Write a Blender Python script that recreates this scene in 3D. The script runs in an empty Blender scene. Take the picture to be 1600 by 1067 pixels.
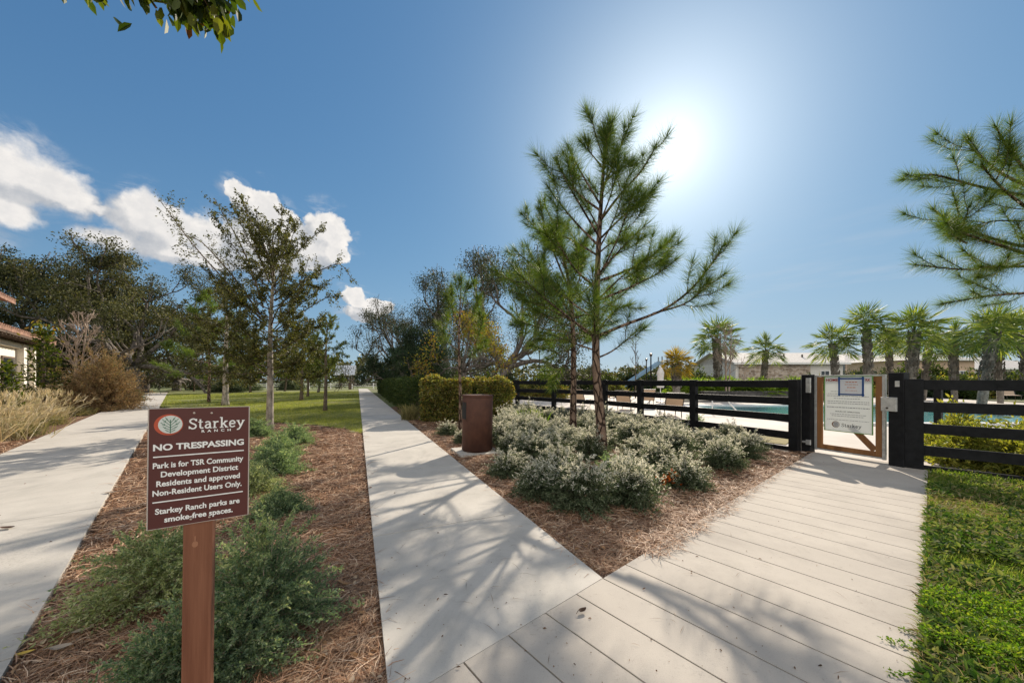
import bpy, math
import numpy as np
from mathutils import Vector, Matrix
R = math.radians
sc = bpy.context.scene
col = sc.collection
PI = math.pi

# ------------------------------------------------------------------ camera
EYE = 1.45                      # metres above the paving
FPX, U0, VH = 550.0, 800.0, 595.0
cd = bpy.data.cameras.new('camera')
cam = bpy.data.objects.new('camera', cd); col.objects.link(cam)
cam.location = (0, 0, EYE); cam.rotation_euler = (R(90), 0, 0)
cd.sensor_fit = 'HORIZONTAL'; cd.sensor_width = 36.0
cd.lens = FPX / 1600 * 36.0
cd.shift_y = (VH - 533.5) / 1600
cd.clip_start = 0.05; cd.clip_end = 3000
sc.camera = cam

# ------------------------------------------------------------------ sun, sky, exposure
SUN_AZ, SUN_EL = R(24.0), R(31.0)          # azimuth clockwise from +Y
SDIR = Vector((math.sin(SUN_AZ) * math.cos(SUN_EL), math.cos(SUN_AZ) * math.cos(SUN_EL), math.sin(SUN_EL)))
sl = bpy.data.lights.new('sun', 'SUN'); sl.energy = 4.7; sl.angle = R(0.55); sl.color = (1.0, 0.89, 0.74)
so = bpy.data.objects.new('sun', sl); col.objects.link(so)
so.rotation_euler = SDIR.to_track_quat('Z', 'Y').to_euler()
so.location = (20, 30, 40)
sc.view_settings.view_transform = 'Standard'; sc.view_settings.look = 'None'
sc.view_settings.gamma = 1.0; sc.view_settings.use_curve_mapping = False
sc.view_settings.exposure = 0.62
sc.cycles.max_bounces = 5; sc.cycles.diffuse_bounces = 3; sc.cycles.glossy_bounces = 2; sc.cycles.transmission_bounces = 3
SKY_STRENGTH = 0.10

def azel(u, v):
    x, z = (u - U0) / FPX, (VH - v) / FPX
    return math.atan(x), math.atan(z / math.hypot(x, 1))

world = bpy.data.worlds.new('World'); sc.world = world; world.use_nodes = True
wt = world.node_tree; wt.nodes.clear()
class NT:
    """tiny node-tree helper"""
    def __init__(s, t): s.t = t
    def n(s, typ, **kw):
        nd = s.t.nodes.new(typ)
        for k, v in kw.items(): setattr(nd, k, v)
        return nd
    def l(s, a, b): s.t.links.new(a, b)
    def setin(s, nd, i, v):
        if v is None: return
        if hasattr(v, 'is_linked'): s.l(v, nd.inputs[i])
        else: nd.inputs[i].default_value = v
    def math(s, op, a, b=None, c=None, clamp=False):
        nd = s.n('ShaderNodeMath', operation=op); nd.use_clamp = clamp
        s.setin(nd, 0, a); s.setin(nd, 1, b); s.setin(nd, 2, c); return nd.outputs[0]
    def vm(s, op, a, b=None, out=0):
        nd = s.n('ShaderNodeVectorMath', operation=op); s.setin(nd, 0, a); s.setin(nd, 1, b); return nd.outputs[out]
    def noise(s, vec, scale, detail=4, rough=0.55, out=0, dist=0.0):
        nd = s.n('ShaderNodeTexNoise'); s.setin(nd, 'Vector', vec); nd.inputs['Scale'].default_value = scale
        nd.inputs['Detail'].default_value = detail; nd.inputs['Roughness'].default_value = rough
        nd.inputs['Distortion'].default_value = dist
        return nd.outputs[out]
    def ramp(s, fac, stops):
        nd = s.n('ShaderNodeValToRGB'); s.setin(nd, 0, fac); cr = nd.color_ramp
        while len(cr.elements) < len(stops): cr.elements.new(0.5)
        for e, (p, c) in zip(cr.elements, stops): e.position = p; e.color = (*c, 1)
        return nd.outputs[0]
    def mix(s, fac, a, b, blend='MIX'):
        nd = s.n('ShaderNodeMix', data_type='RGBA', blend_type=blend)
        s.setin(nd, 0, fac); s.setin(nd, 6, a); s.setin(nd, 7, b); return nd.outputs[2]
    def smooth(s, x, a, b):
        nd = s.n('ShaderNodeMapRange', interpolation_type='SMOOTHSTEP'); s.setin(nd, 0, x)
        nd.inputs[1].default_value = a; nd.inputs[2].default_value = b; return nd.outputs[0]
C4 = lambda c: (*c, 1.0)

def build_world():
    W = NT(wt)
    sky = W.n('ShaderNodeTexSky', sky_type='NISHITA'); sky.sun_disc = False
    sky.sun_elevation = SUN_EL; sky.sun_rotation = SUN_AZ
    sky.air_density = 1.0; sky.dust_density = 0.4; sky.ozone_density = 2.5; sky.altitude = 0
    tc = W.n('ShaderNodeTexCoord'); d = W.vm('NORMALIZE', tc.outputs['Generated'])
    sep = W.n('ShaderNodeSeparateXYZ'); W.l(d, sep.inputs[0])
    az = W.math('ARCTAN2', sep.outputs[0], sep.outputs[1]); el = W.math('ARCSINE', sep.outputs[2])
    # HDR-like shoulder on the sky's own brightness (the photograph holds detail right up to the sun)
    x = W.vm('SCALE', sky.outputs[0]); x.node.inputs[3].default_value = 0.12
    den = W.vm('ADD', W.vm('MULTIPLY', x, (2.2, 2.2, 2.2)), (1, 1, 1))
    y = W.vm('MULTIPLY', W.vm('DIVIDE', x, den), (0.72, 1.24, 1.72))
    # the bright air round the sun
    cosang = W.vm('DOT_PRODUCT', d, tuple(SDIR), out=1)
    ang = W.math('ARCCOSINE', W.math('MINIMUM', cosang, 0.99999))
    g1 = W.math('MULTIPLY', W.math('EXPONENT', W.math('MULTIPLY', W.math('POWER', W.math('DIVIDE', ang, 0.070), 2.0), -1.0)), 0.20)
    g2 = W.math('MULTIPLY', W.math('EXPONENT', W.math('MULTIPLY', W.math('POWER', W.math('DIVIDE', ang, 0.21), 1.35), -1.0)), 0.62)
    glow = W.math('ADD', g1, g2)
    gcol = W.vm('SCALE', (1.0, 0.95, 0.88)); W.setin(gcol.node, 3, glow)
    hz = W.math('MULTIPLY', W.math('EXPONENT', W.math('MULTIPLY', W.math('MAXIMUM', el, 0.0), -7.5)), W.math('ADD', 0.50, W.math('MULTIPLY', W.smooth(az, R(-40), R(35)), 0.36)))
    y = W.mix(hz, y, C4((0.50, 0.575, 0.615)))
    base = W.vm('SCALE', W.vm('ADD', y, gcol)); base.node.inputs[3].default_value = 1 / 0.132
    # cumulus clouds: union of lobes in azimuth / elevation, edges broken by fractal noise
    lobes = [  # u, v, half width, half height of each lobe of the three cloud banks
        (26, 276, 98, 52), (96, 294, 60, 35), (0, 328, 66, 32), (-80, 290, 120, 70), (150, 322, 26, 9),
        (216, 340, 56, 38), (275, 368, 80, 42), (178, 372, 58, 22), (330, 372, 32, 28), (285, 398, 120, 20),
        (374, 304, 25, 22), (408, 328, 40, 34), (440, 352, 36, 28), (514, 358, 33, 34), (478, 385, 56, 36), (405, 385, 60, 50), (522, 392, 22, 20),
        (552, 466, 17, 18), (590, 478, 30, 13), (560, 488, 28, 12), (-190, 400, 100, 40)]
    g = bpy.data.node_groups.new('cloud_density', 'ShaderNodeTree')
    g.interface.new_socket('P', in_out='INPUT', socket_type='NodeSocketVector')
    g.interface.new_socket('D', in_out='OUTPUT', socket_type='NodeSocketFloat')
    G_ = NT(g); gi = G_.n('NodeGroupInput'); go = G_.n('NodeGroupOutput')
    P = gi.outputs[0]
    # warp the plane a little so the lobes are not ellipses
    wn = G_.noise(P, 9.0, 5, 0.6, out=1)
    wv = G_.vm('SCALE', G_.vm('SUBTRACT', wn, (0.5, 0.5, 0.5))); wv.node.inputs[3].default_value = 0.075
    Pw = G_.vm('ADD', P, wv)
    acc = None
    for (u, v, a, b) in lobes:
        c = azel(u, v); ra = abs(azel(u + a, v)[0] - azel(u - a, v)[0]) / 2; re = abs(azel(u, v - b)[1] - azel(u, v + b)[1]) / 2
        q = G_.vm('MULTIPLY', G_.vm('SUBTRACT', Pw, (c[0], c[1], 0)), (1 / ra, 1 / re, 0))
        ln = G_.math('SUBTRACT', 1.0, G_.vm('LENGTH', q, out=1))
        acc = ln if acc is None else G_.math('SMOOTH_MAX', acc, ln, 0.12)
    nz = G_.noise(P, 22.0, 10, 0.64)
    bil = G_.n('ShaderNodeTexVoronoi', feature='SMOOTH_F1'); G_.l(Pw, bil.inputs['Vector']); bil.inputs['Scale'].default_value = 42.0
    dd = G_.math('ADD', G_.math('ADD', acc, 0.10), G_.math('MULTIPLY', G_.math('SUBTRACT', nz, 0.5), 0.80))
    dd = G_.math('ADD', dd, G_.math('MULTIPLY', G_.math('SUBTRACT', 0.35, bil.outputs['Distance']), 0.32))
    G_.l(dd, go.inputs[0])
    cb = W.n('ShaderNodeCombineXYZ'); W.l(az, cb.inputs[0]); W.l(el, cb.inputs[1])
    def dens(vec):
        nd = W.n('ShaderNodeGroup'); nd.node_tree = g; W.l(vec, nd.inputs[0]); return nd.outputs[0]
    d0 = dens(cb.outputs[0]); d1 = dens(W.vm('ADD', cb.outputs[0], (0.035, 0.022, 0)))
    # the left bank is thin and wispy, the right one hard edged
    soft = W.smooth(az, R(-50), R(-38))
    hard_a = W.smooth(d0, -0.03, 0.17); soft_a = W.smooth(d0, -0.16, 0.40)
    mixa = W.n('ShaderNodeMix', data_type='FLOAT'); W.l(soft, mixa.inputs[0]); W.l(soft_a, mixa.inputs[2]); W.l(hard_a, mixa.inputs[3])
    alpha = W.math('MULTIPLY', mixa.outputs[0], W.smooth(sep.outputs[1], 0.0, 0.2))
    wisp = W.math('MULTIPLY', W.math('MULTIPLY', W.smooth(d0, -0.75, 0.05), W.smooth(W.noise(W.vm('MULTIPLY', cb.outputs[0], (1.0, 2.2, 1.0)), 9.0, 8, 0.66, dist=0.8), 0.47, 0.72)), 0.42)
    alpha = W.math('MAXIMUM', alpha, W.math('MULTIPLY', wisp, W.smooth(sep.outputs[1], 0.0, 0.2)))
    lit = W.smooth(W.math('SUBTRACT', d0, d1), -0.25, 0.32)
    lit = W.math('ADD', W.math('MULTIPLY', lit, 0.72), W.math('MULTIPLY', W.smooth(W.noise(cb.outputs[0], 34.0, 8, 0.62), 0.36, 0.66), 0.30))
    thick = W.smooth(d0, 0.05, 0.7)
    ccol = W.mix(lit, C4((2.9, 3.1, 3.4)), C4((6.5, 6.2, 5.85)))
    ccol = W.mix(W.math('MULTIPLY', thick, 0.35), ccol, C4((4.4, 4.4, 4.5)))
    fin = W.mix(alpha, base, ccol)
    # thin veil of high cloud low over the right
    veil = W.math('MULTIPLY', W.smooth(W.noise(W.vm('MULTIPLY', cb.outputs[0], (2.0, 14.0, 1.0)), 1.6, 5, 0.55), 0.48, 0.75),
                  W.math('MULTIPLY', W.smooth(az, R(5), R(40)), W.smooth(el, R(26), R(4))))
    fin = W.mix(W.math('MULTIPLY', veil, 0.35), fin, C4((4.4, 4.5, 4.7)))
    # broken, bright cloud added unseen behind the camera to fill the shadows
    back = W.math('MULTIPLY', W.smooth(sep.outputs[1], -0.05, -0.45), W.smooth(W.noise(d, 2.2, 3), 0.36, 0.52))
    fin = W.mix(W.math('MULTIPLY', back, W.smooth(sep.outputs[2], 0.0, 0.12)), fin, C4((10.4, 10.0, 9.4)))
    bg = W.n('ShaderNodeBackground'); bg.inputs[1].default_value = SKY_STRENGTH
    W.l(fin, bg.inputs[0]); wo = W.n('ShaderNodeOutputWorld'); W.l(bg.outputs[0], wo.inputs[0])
build_world()
world.cycles.sampling_method = 'MANUAL'; world.cycles.sample_map_resolution = 256

# ------------------------------------------------------------------ helpers: objects
def tag(o, label=None, cat=None, group=None, kind=None):
    if label: o['label'] = label
    if cat: o['category'] = cat
    if group: o['group'] = group
    if kind: o['kind'] = kind
    return o
def thing(name, label, cat, loc=(0, 0, 0), rz=0.0, group=None):
    o = bpy.data.objects.new(name, None); col.objects.link(o); o.empty_display_size = 0.2
    o.location = loc; o.rotation_euler = (0, 0, rz)
    return tag(o, label, cat, group)
def kids(o): return [c for c in col.objects if c.parent == o]
def dup(root, loc, rz=0.0, scale=1.0, label=None, group=None):
    def cp(o, parent):
        c = o.copy(); col.objects.link(c)
        if parent is not None: c.parent = parent
        for ch in list(o.children): cp(ch, c)
        return c
    r = cp(root, None); r.location = loc; r.rotation_euler = (0, 0, rz)
    r.scale = (scale, scale, scale) if not isinstance(scale, (tuple, list)) else scale
    if label: r['label'] = label
    if group: r['group'] = group
    return r

class MB:
    """collects geometry and links it as ONE mesh object"""
    def __init__(s): s.V = []; s.F = []; s.n = 0
    def add(s, V, F, m=0):
        V = np.asarray(V, float).reshape(-1, 3)
        if isinstance(F, np.ndarray): F = [F]
        for f in F: s.F.append((np.asarray(f, np.int64) + s.n, m))
        s.V.append(V); s.n += len(V); return s
    def addl(s, VF, m=0): return s.add(VF[0], VF[1], m)
    def box(s, c, size, rz=0.0, m=0, axes=None):
        x, y, z = [d / 2 for d in size]
        v = np.array([(-x, -y, -z), (x, -y, -z), (x, y, -z), (-x, y, -z), (-x, -y, z), (x, -y, z), (x, y, z), (-x, y, z)])
        if axes is not None: v = v @ np.asarray(axes, float)
        elif rz:
            cs, sn = math.cos(rz), math.sin(rz); v = v @ np.array([(cs, sn, 0), (-sn, cs, 0), (0, 0, 1)])
        f = np.array([(0, 3, 2, 1), (4, 5, 6, 7), (0, 1, 5, 4), (1, 2, 6, 5), (2, 3, 7, 6), (3, 0, 4, 7)])
        return s.add(v + np.asarray(c, float), f, m)
    def bar(s, a, b, w, h, m=0, up=(0, 0, 1)):
        a, b = np.asarray(a, float), np.asarray(b, float); d = b - a; L = np.linalg.norm(d); d = d / L
        sd = np.cross(d, up); sd /= np.linalg.norm(sd); u = np.cross(sd, d)
        return s.box((a + b) / 2, (L, w, h), axes=np.array([d, sd, u]), m=m)
    def prism(s, poly, z0, z1, m=0):
        """polygon (counter-clockwise, xy) extruded"""
        n = len(poly); p = np.asarray(poly, float)
        V = np.concatenate([np.c_[p, np.full(n, z0)], np.c_[p, np.full(n, z1)]])
        s.V.append(V); k = s.n; s.n += 2 * n
        s.F.append((np.array([[k + n + i for i in range(n)]]), m)); s.F.append((np.array([[k + n - 1 - i for i in range(n)]]), m))
        s.F.append((np.array([(k + i, k + (i + 1) % n, k + n + (i + 1) % n, k + n + i) for i in range(n)]), m)); return s
    def lathe(s, prof, c=(0, 0, 0), seg=32, m=0, cap=True):
        pr = np.asarray(prof, float); k = len(pr); a = np.linspace(0, 2 * PI, seg, endpoint=False)
        V = np.stack([np.outer(np.cos(a), pr[:, 0]), np.outer(np.sin(a), pr[:, 0]), np.tile(pr[:, 1], (seg, 1))], -1).reshape(-1, 3) + np.asarray(c, float)
        i = np.arange(seg)[:, None]; j = np.arange(k - 1)[None]; i2 = (i + 1) % seg
        F = np.stack([i * k + j, i2 * k + j, i2 * k + j + 1, i * k + j + 1], -1).reshape(-1, 4)
        Fs = [F]
        if cap:
            Fs += [np.array([[q * k for q in range(seg)][::-1]]), np.array([[q * k + k - 1 for q in range(seg)]])]
        return s.add(V, Fs, m)
    def tube(s, pts, rad, sides=6, m=0):
        return s.addl(tube(pts, rad, sides), m)
    def mesh(s, name, mats, smooth=False):
        V = np.concatenate(s.V) if s.V else np.zeros((0, 3))
        me = bpy.data.meshes.new(name)
        me.vertices.add(len(V)); me.vertices.foreach_set('co', V.astype(np.float32).ravel())
        loops = np.concatenate([f.ravel() for f, _ in s.F]); tot = np.concatenate([np.full(len(f), f.shape[1]) for f, _ in s.F])
        mi = np.concatenate([np.full(len(f), m) for f, m in s.F])
        st = np.concatenate([[0], np.cumsum(tot)[:-1]])
        me.loops.add(len(loops)); me.loops.foreach_set('vertex_index', loops.astype(np.int32))
        me.polygons.add(len(tot)); me.polygons.foreach_set('loop_start', st.astype(np.int32))
        for mt in (mats if isinstance(mats, (list, tuple)) else [mats]): me.materials.append(mt)
        me.polygons.foreach_set('material_index', mi.astype(np.int32))
        me.polygons.foreach_set('use_smooth', np.full(len(tot), bool(smooth)))
        me.update(calc_edges=True); me.validate()
        return me
    def build(s, name, mats, parent=None, smooth=False, bevel=0.0, loc=None):
        o = bpy.data.objects.new(name, s.mesh(name, mats, smooth)); col.objects.link(o)
        if parent is not None: o.parent = parent
        if loc is not None: o.location = loc
        if bevel:
            b = o.modifiers.new('bevel', 'BEVEL'); b.width = bevel; b.segments = 2; b.limit_method = 'ANGLE'
        return o
def struct(o): o['kind'] = 'structure'; return o

# ------------------------------------------------------------------ helpers: shapes
def unit(v): return v / np.maximum(np.linalg.norm(v, axis=-1, keepdims=True), 1e-9)
def tube(pts, rad, sides=6):
    P = np.asarray(pts, float); n = len(P); r = np.broadcast_to(np.asarray(rad, float), (n,))
    T = unit(np.gradient(P, axis=0)); ref = np.array([0, 0, 1.0]) if abs(T[0, 2]) < 0.9 else np.array([1.0, 0, 0])
    N = np.zeros_like(P); N[0] = unit(np.cross(T[0], ref))
    for i in range(1, n):
        v = N[i - 1] - T[i] * np.dot(N[i - 1], T[i]); N[i] = unit(v)
    B = np.cross(T, N); a = np.linspace(0, 2 * PI, sides, endpoint=False)
    V = P[:, None] + r[:, None, None] * (np.cos(a)[None, :, None] * N[:, None] + np.sin(a)[None, :, None] * B[:, None])
    i = np.arange(n - 1)[:, None] * sides; j = np.arange(sides)[None]; j2 = (j + 1) % sides
    F = np.stack([i + j, i + j2, i + sides + j2, i + sides + j], -1).reshape(-1, 4)
    return V.reshape(-1, 3), [F, np.arange(sides)[None, ::-1], (np.arange(sides) + (n - 1) * sides)[None]]
def spline(pts, n=14):
    """Catmull-Rom through the points"""
    P = np.asarray(pts, float)
    if len(P) < 3: return P[0] + (P[-1] - P[0]) * np.linspace(0, 1, n)[:, None]
    Q = np.concatenate([[2 * P[0] - P[1]], P, [2 * P[-1] - P[-2]]]); out = []
    for t in np.linspace(0, len(P) - 1 - 1e-6, n):
        i = int(t); f = t - i; a, b, c, d = Q[i:i + 4]
        out.append(0.5 * (2 * b + (c - a) * f + (2 * a - 5 * b + 4 * c - d) * f * f + (3 * b - a - 3 * c + d) * f ** 3))
    return np.array(out)
def rand_dirs(n, rng): return unit(rng.normal(size=(n, 3)))
def leafs(P, D, L, W, rng, shape='diamond', fold=0.12, N=None):
    """many small leaves: base points P, directions D; one island each"""
    P = np.asarray(P, float); n = len(P); D = unit(np.asarray(D, float))
    L = np.broadcast_to(np.asarray(L, float), (n,))[:, None]; W = np.broadcast_to(np.asarray(W, float), (n,))[:, None]
    if N is None: N = rng.normal(size=(n, 3))
    N = unit(N - D * (N * D).sum(1, keepdims=True)); B = np.cross(D, N); k = np.arange(n)[:, None]
    if shape == 'needle':
        V = np.stack([P - B * W / 2, P + B * W / 2, P + D * L], 1).reshape(-1, 3); return V, [k * 3 + np.arange(3)]
    if shape == 'blade':       # bends over under its own weight
        m = P + D * L * 0.55; t = P + D * L * 0.95 + np.array([0, 0, -1.0]) * L * 0.22
        V = np.stack([P - B * W / 2, P + B * W / 2, m + B * W * 0.4, m - B * W * 0.4, t], 1).reshape(-1, 3)
        return V, [k * 5 + np.array([0, 1, 2, 3]), k * 5 + np.array([3, 2, 4])]
    if shape == 'diamond':
        V = np.stack([P, P + D * L * 0.45 + B * W / 2 + N * L * fold, P + D * L, P + D * L * 0.45 - B * W / 2 + N * L * fold], 1).reshape(-1, 3)
        return V, [k * 4 + np.arange(4)]
    if shape == 'leaf':
        s = [(0, 0, 0), (0.28, 0.42, 1), (0.66, 0.42, 1), (1, 0, 0.2), (0.66, -0.42, 1), (0.28, -0.42, 1)]
        V = np.stack([P + D * L * a + B * W * b + N * L * fold * c for a, b, c in s], 1).reshape(-1, 3)
        return V, [k * 6 + np.array([0, 1, 2, 3]), k * 6 + np.array([0, 3, 4, 5])]
def G(u, v, z=0.0):
    """ground point under a spot of the photograph"""
    Y = (EYE - z) * FPX / (v - VH); return np.array([(u - U0) / FPX * Y, Y, z])
def at(u, v, Y): return np.array([(u - U0) / FPX * Y, Y, EYE + (VH - v) / FPX * Y])
def inside(P, poly):
    p = np.asarray(poly, float); x, y = P[:, 0], P[:, 1]; r = np.zeros(len(P), bool); j = len(p) - 1
    for i in range(len(p)):
        c = ((p[i, 1] > y) != (p[j, 1] > y)) & (x < (p[j, 0] - p[i, 0]) * (y - p[i, 1]) / (p[j, 1] - p[i, 1] + 1e-12) + p[i, 0])
        r ^= c; j = i
    return r
def vnoise(x, y, s=1.0, seed=0):
    """smooth value noise for ground heights"""
    rs = np.random.RandomState(seed); T = rs.rand(64, 64); x = np.asarray(x) / s + 500; y = np.asarray(y) / s + 500
    i, j = np.floor(x).astype(int), np.floor(y).astype(int); f, g = x - i, y - j; f = f * f * (3 - 2 * f); g = g * g * (3 - 2 * g)
    q = lambda a, b: T[a % 64, b % 64]
    return (q(i, j) * (1 - f) + q(i + 1, j) * f) * (1 - g) + (q(i, j + 1) * (1 - f) + q(i + 1, j + 1) * f) * g

# ------------------------------------------------------------------ materials
MATS = {}
def newmat(name):
    m = bpy.data.materials.new(name); m.use_nodes = True; m.node_tree.nodes.clear(); MATS[name] = m
    return m, NT(m.node_tree)
def surf(name, c1, c2, scale=8.0, rough=0.8, bump=0.2, bscale=None, stretch=(1, 1, 1), metal=0.0, detail=6, c3=None, s3=0.7, spec=0.4, lo=0.35, hi=0.65, bdist=0.01):
    """two colours mixed by noise, an optional third as large stains, bump from fine noise"""
    m, T = newmat(name)
    tc = T.n('ShaderNodeTexCoord'); vec = T.vm('MULTIPLY', tc.outputs['Object'], stretch)
    cc = T.ramp(T.noise(vec, scale, detail, 0.6), [(lo, c1), (hi, c2)])
    if c3 is not None: cc = T.mix(T.smooth(T.noise(vec, s3, 6, 0.65), 0.45, 0.72), cc, C4(c3))
    b = T.n('ShaderNodeBsdfPrincipled'); T.l(cc, b.inputs['Base Color']); b.inputs['Roughness'].default_value = rough
    b.inputs['Metallic'].default_value = metal; b.inputs['Specular IOR Level'].default_value = spec
    if bump:
        bp = T.n('ShaderNodeBump'); bp.inputs['Strength'].default_value = bump; bp.inputs['Distance'].default_value = bdist
        T.l(T.noise(vec, bscale or scale * 4, 6, 0.6), bp.inputs['Height']); T.l(bp.outputs[0], b.inputs['Normal'])
    o = T.n('ShaderNodeOutputMaterial'); T.l(b.outputs[0], o.inputs[0]); return m
def leafmat(name, stops, trans, tr=0.4, rough=0.55, spec=0.3):
    """each leaf its own shade; part of the light comes through the blade"""
    m, T = newmat(name)
    g = T.n('ShaderNodeNewGeometry'); rnd = g.outputs['Random Per Island']
    n = len(stops); cc = T.ramp(rnd, [(i / max(n - 1, 1), c) for i, c in enumerate(stops)])
    b = T.n('ShaderNodeBsdfPrincipled'); T.l(cc, b.inputs['Base Color']); b.inputs['Roughness'].default_value = max(rough, 0.5)
    b.inputs['Specular IOR Level'].default_value = spec * 0.45
    t = T.n('ShaderNodeBsdfTranslucent'); T.l(T.mix(1.0, cc, C4(trans), 'MULTIPLY'), t.inputs[0])
    mx = T.n('ShaderNodeMixShader'); mx.inputs[0].default_value = tr; T.l(b.outputs[0], mx.inputs[1]); T.l(t.outputs[0], mx.inputs[2])
    o = T.n('ShaderNodeOutputMaterial'); T.l(mx.outputs[0], o.inputs[0]); return m
def plain(name, c, rough=0.5, metal=0.0, spec=0.5): return surf(name, tuple(x * 0.9 for x in c), c, 20, rough, 0.05, metal=metal, spec=spec)

# ------------------------------------------------------------------ material library
def paving(name, c1, c2, stain):
    """broom-finished concrete: cloudy tone, dirt blotches, fine dark specks and pores, hairline grime"""
    m, T = newmat(name); tc = T.n('ShaderNodeTexCoord'); v = tc.outputs['Object']
    cc = T.ramp(T.noise(v, 1.7, 8, 0.62), [(0.3, c1), (0.7, c2)])
    cc = T.mix(T.math('MULTIPLY', T.smooth(T.noise(v, 0.9, 8, 0.7, dist=0.6), 0.47, 0.70), 0.62), cc, C4(stain))
    sp = T.math('MULTIPLY', T.smooth(T.noise(v, 150, 3, 0.6), 0.58, 0.72), 0.40); cc = T.mix(sp, cc, C4(tuple(x * 0.55 for x in stain)))
    sp = T.math('MULTIPLY', T.smooth(T.noise(v, 22, 6, 0.78), 0.57, 0.72), 0.55); cc = T.mix(sp, cc, C4(tuple(x * 0.7 for x in stain)))
    mould = T.math('MULTIPLY', T.smooth(T.noise(v, 0.55, 6, 0.7, dist=0.4), 0.50, 0.66), T.smooth(T.noise(v, 48, 6, 0.8), 0.50, 0.66)); cc = T.mix(T.math('MULTIPLY', mould, 0.60), cc, C4(tuple(x * 0.62 for x in stain)))
    lt = T.math('MULTIPLY', T.smooth(T.noise(v, 90, 4, 0.7), 0.58, 0.75), 0.35); cc = T.mix(lt, cc, C4(tuple(min(1, x * 1.25) for x in c2)))
    b = T.n('ShaderNodeBsdfPrincipled'); T.l(cc, b.inputs['Base Color']); b.inputs['Roughness'].default_value = 0.85; b.inputs['Specular IOR Level'].default_value = 0.3
    bp = T.n('ShaderNodeBump'); bp.inputs['Strength'].default_value = 0.35; bp.inputs['Distance'].default_value = 0.003
    T.l(T.noise(v, 170, 4, 0.65), bp.inputs['Height']); T.l(bp.outputs[0], b.inputs['Normal'])
    o = T.n('ShaderNodeOutputMaterial'); T.l(b.outputs[0], o.inputs[0]); return m
m_conc = paving('concrete', (0.42, 0.39, 0.345), (0.50, 0.465, 0.415), (0.30, 0.28, 0.25))
m_board = paving('scored_concrete', (0.375, 0.335, 0.29), (0.445, 0.40, 0.345), (0.29, 0.258, 0.225))
m_deck = surf('pool_deck_concrete', (0.46, 0.41, 0.36), (0.56, 0.50, 0.45), 0.8, 0.85, 0.1, 60)
m_soil = surf('field', (0.07, 0.10, 0.025), (0.14, 0.15, 0.05), 0.25, 0.95, 0.4, 3, c3=(0.15, 0.13, 0.07), s3=0.06)
m_mulch = surf('mulch', (0.04, 0.02, 0.012), (0.22, 0.115, 0.062), 14, 0.95, 0.9, 70, c3=(0.13, 0.062, 0.034), s3=1.6, bdist=0.02)
m_turf = surf('turf', (0.10, 0.125, 0.03), (0.20, 0.21, 0.065), 1.3, 0.95, 0.7, 60, c3=(0.27, 0.24, 0.11), s3=0.35, bdist=0.02)
m_straw = leafmat('straw', [(0.50, 0.295, 0.175), (0.20, 0.10, 0.058), (0.68, 0.48, 0.32), (0.36, 0.19, 0.105), (0.06, 0.03, 0.019), (0.58, 0.38, 0.24), (0.14, 0.066, 0.04), (0.78, 0.61, 0.45)], (1.0, 0.8, 0.6), 0.12, 0.6)
m_litter = leafmat('leaf_litter', [(0.26, 0.15, 0.08), (0.42, 0.30, 0.19), (0.16, 0.08, 0.04), (0.34, 0.20, 0.10), (0.5, 0.42, 0.32)], (1.0, 0.8, 0.6), 0.2, 0.6)
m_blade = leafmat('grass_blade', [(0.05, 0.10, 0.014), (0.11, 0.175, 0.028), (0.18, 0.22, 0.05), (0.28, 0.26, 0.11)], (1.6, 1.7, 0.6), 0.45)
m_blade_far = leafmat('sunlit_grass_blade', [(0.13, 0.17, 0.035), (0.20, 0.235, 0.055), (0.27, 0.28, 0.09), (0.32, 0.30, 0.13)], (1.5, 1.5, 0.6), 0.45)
m_cover = leafmat('ground_cover_leaf', [(0.05, 0.11, 0.012), (0.10, 0.19, 0.02), (0.17, 0.25, 0.03), (0.26, 0.29, 0.05)], (1.6, 1.7, 0.5), 0.4)
m_creep = leafmat('creeper_leaf', [(0.025, 0.060, 0.014), (0.055, 0.105, 0.022), (0.12, 0.165, 0.045), (0.24, 0.22, 0.12)], (1.5, 1.6, 0.6), 0.35, 0.65, 0.2)
def bark_mat(name, plate1, plate2, crack, scale=9.0):
    """flaky plates split by dark cracks"""
    m, T = newmat(name); tc = T.n('ShaderNodeTexCoord'); v = T.vm('MULTIPLY', tc.outputs['Object'], (1, 1, 0.42))
    v = T.vm('ADD', v, T.vm('SCALE', T.noise(v, 5.0, 4, out=1))); v.node.inputs[1].links[0].from_node.inputs[3].default_value = 0.12
    ed = T.n('ShaderNodeTexVoronoi', feature='DISTANCE_TO_EDGE'); T.l(v, ed.inputs['Vector']); ed.inputs['Scale'].default_value = scale
    cc = T.ramp(T.noise(v, scale * 1.6, 6, 0.65), [(0.32, plate1), (0.68, plate2)]); cc = T.mix(T.smooth(ed.outputs['Distance'], 0.13, 0.02), cc, C4(crack))
    b = T.n('ShaderNodeBsdfPrincipled'); T.l(cc, b.inputs['Base Color']); b.inputs['Roughness'].default_value = 0.95; b.inputs['Specular IOR Level'].default_value = 0.15
    h = T.math('ADD', T.smooth(ed.outputs['Distance'], 0.0, 0.16), T.math('MULTIPLY', T.noise(v, 40, 5), 0.5))
    bp = T.n('ShaderNodeBump'); bp.inputs['Distance'].default_value = 0.03; T.l(h, bp.inputs['Height']); T.l(bp.outputs[0], b.inputs['Normal'])
    o = T.n('ShaderNodeOutputMaterial'); T.l(b.outputs[0], o.inputs[0]); return m
m_bark = bark_mat('pine_bark', (0.13, 0.085, 0.06), (0.30, 0.21, 0.155), (0.035, 0.022, 0.017))
m_bark_dark = surf('oak_bark', (0.06, 0.05, 0.042), (0.20, 0.17, 0.145), 6, 0.95, 0.9, 20, (1, 1, 0.3), bdist=0.03)
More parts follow.
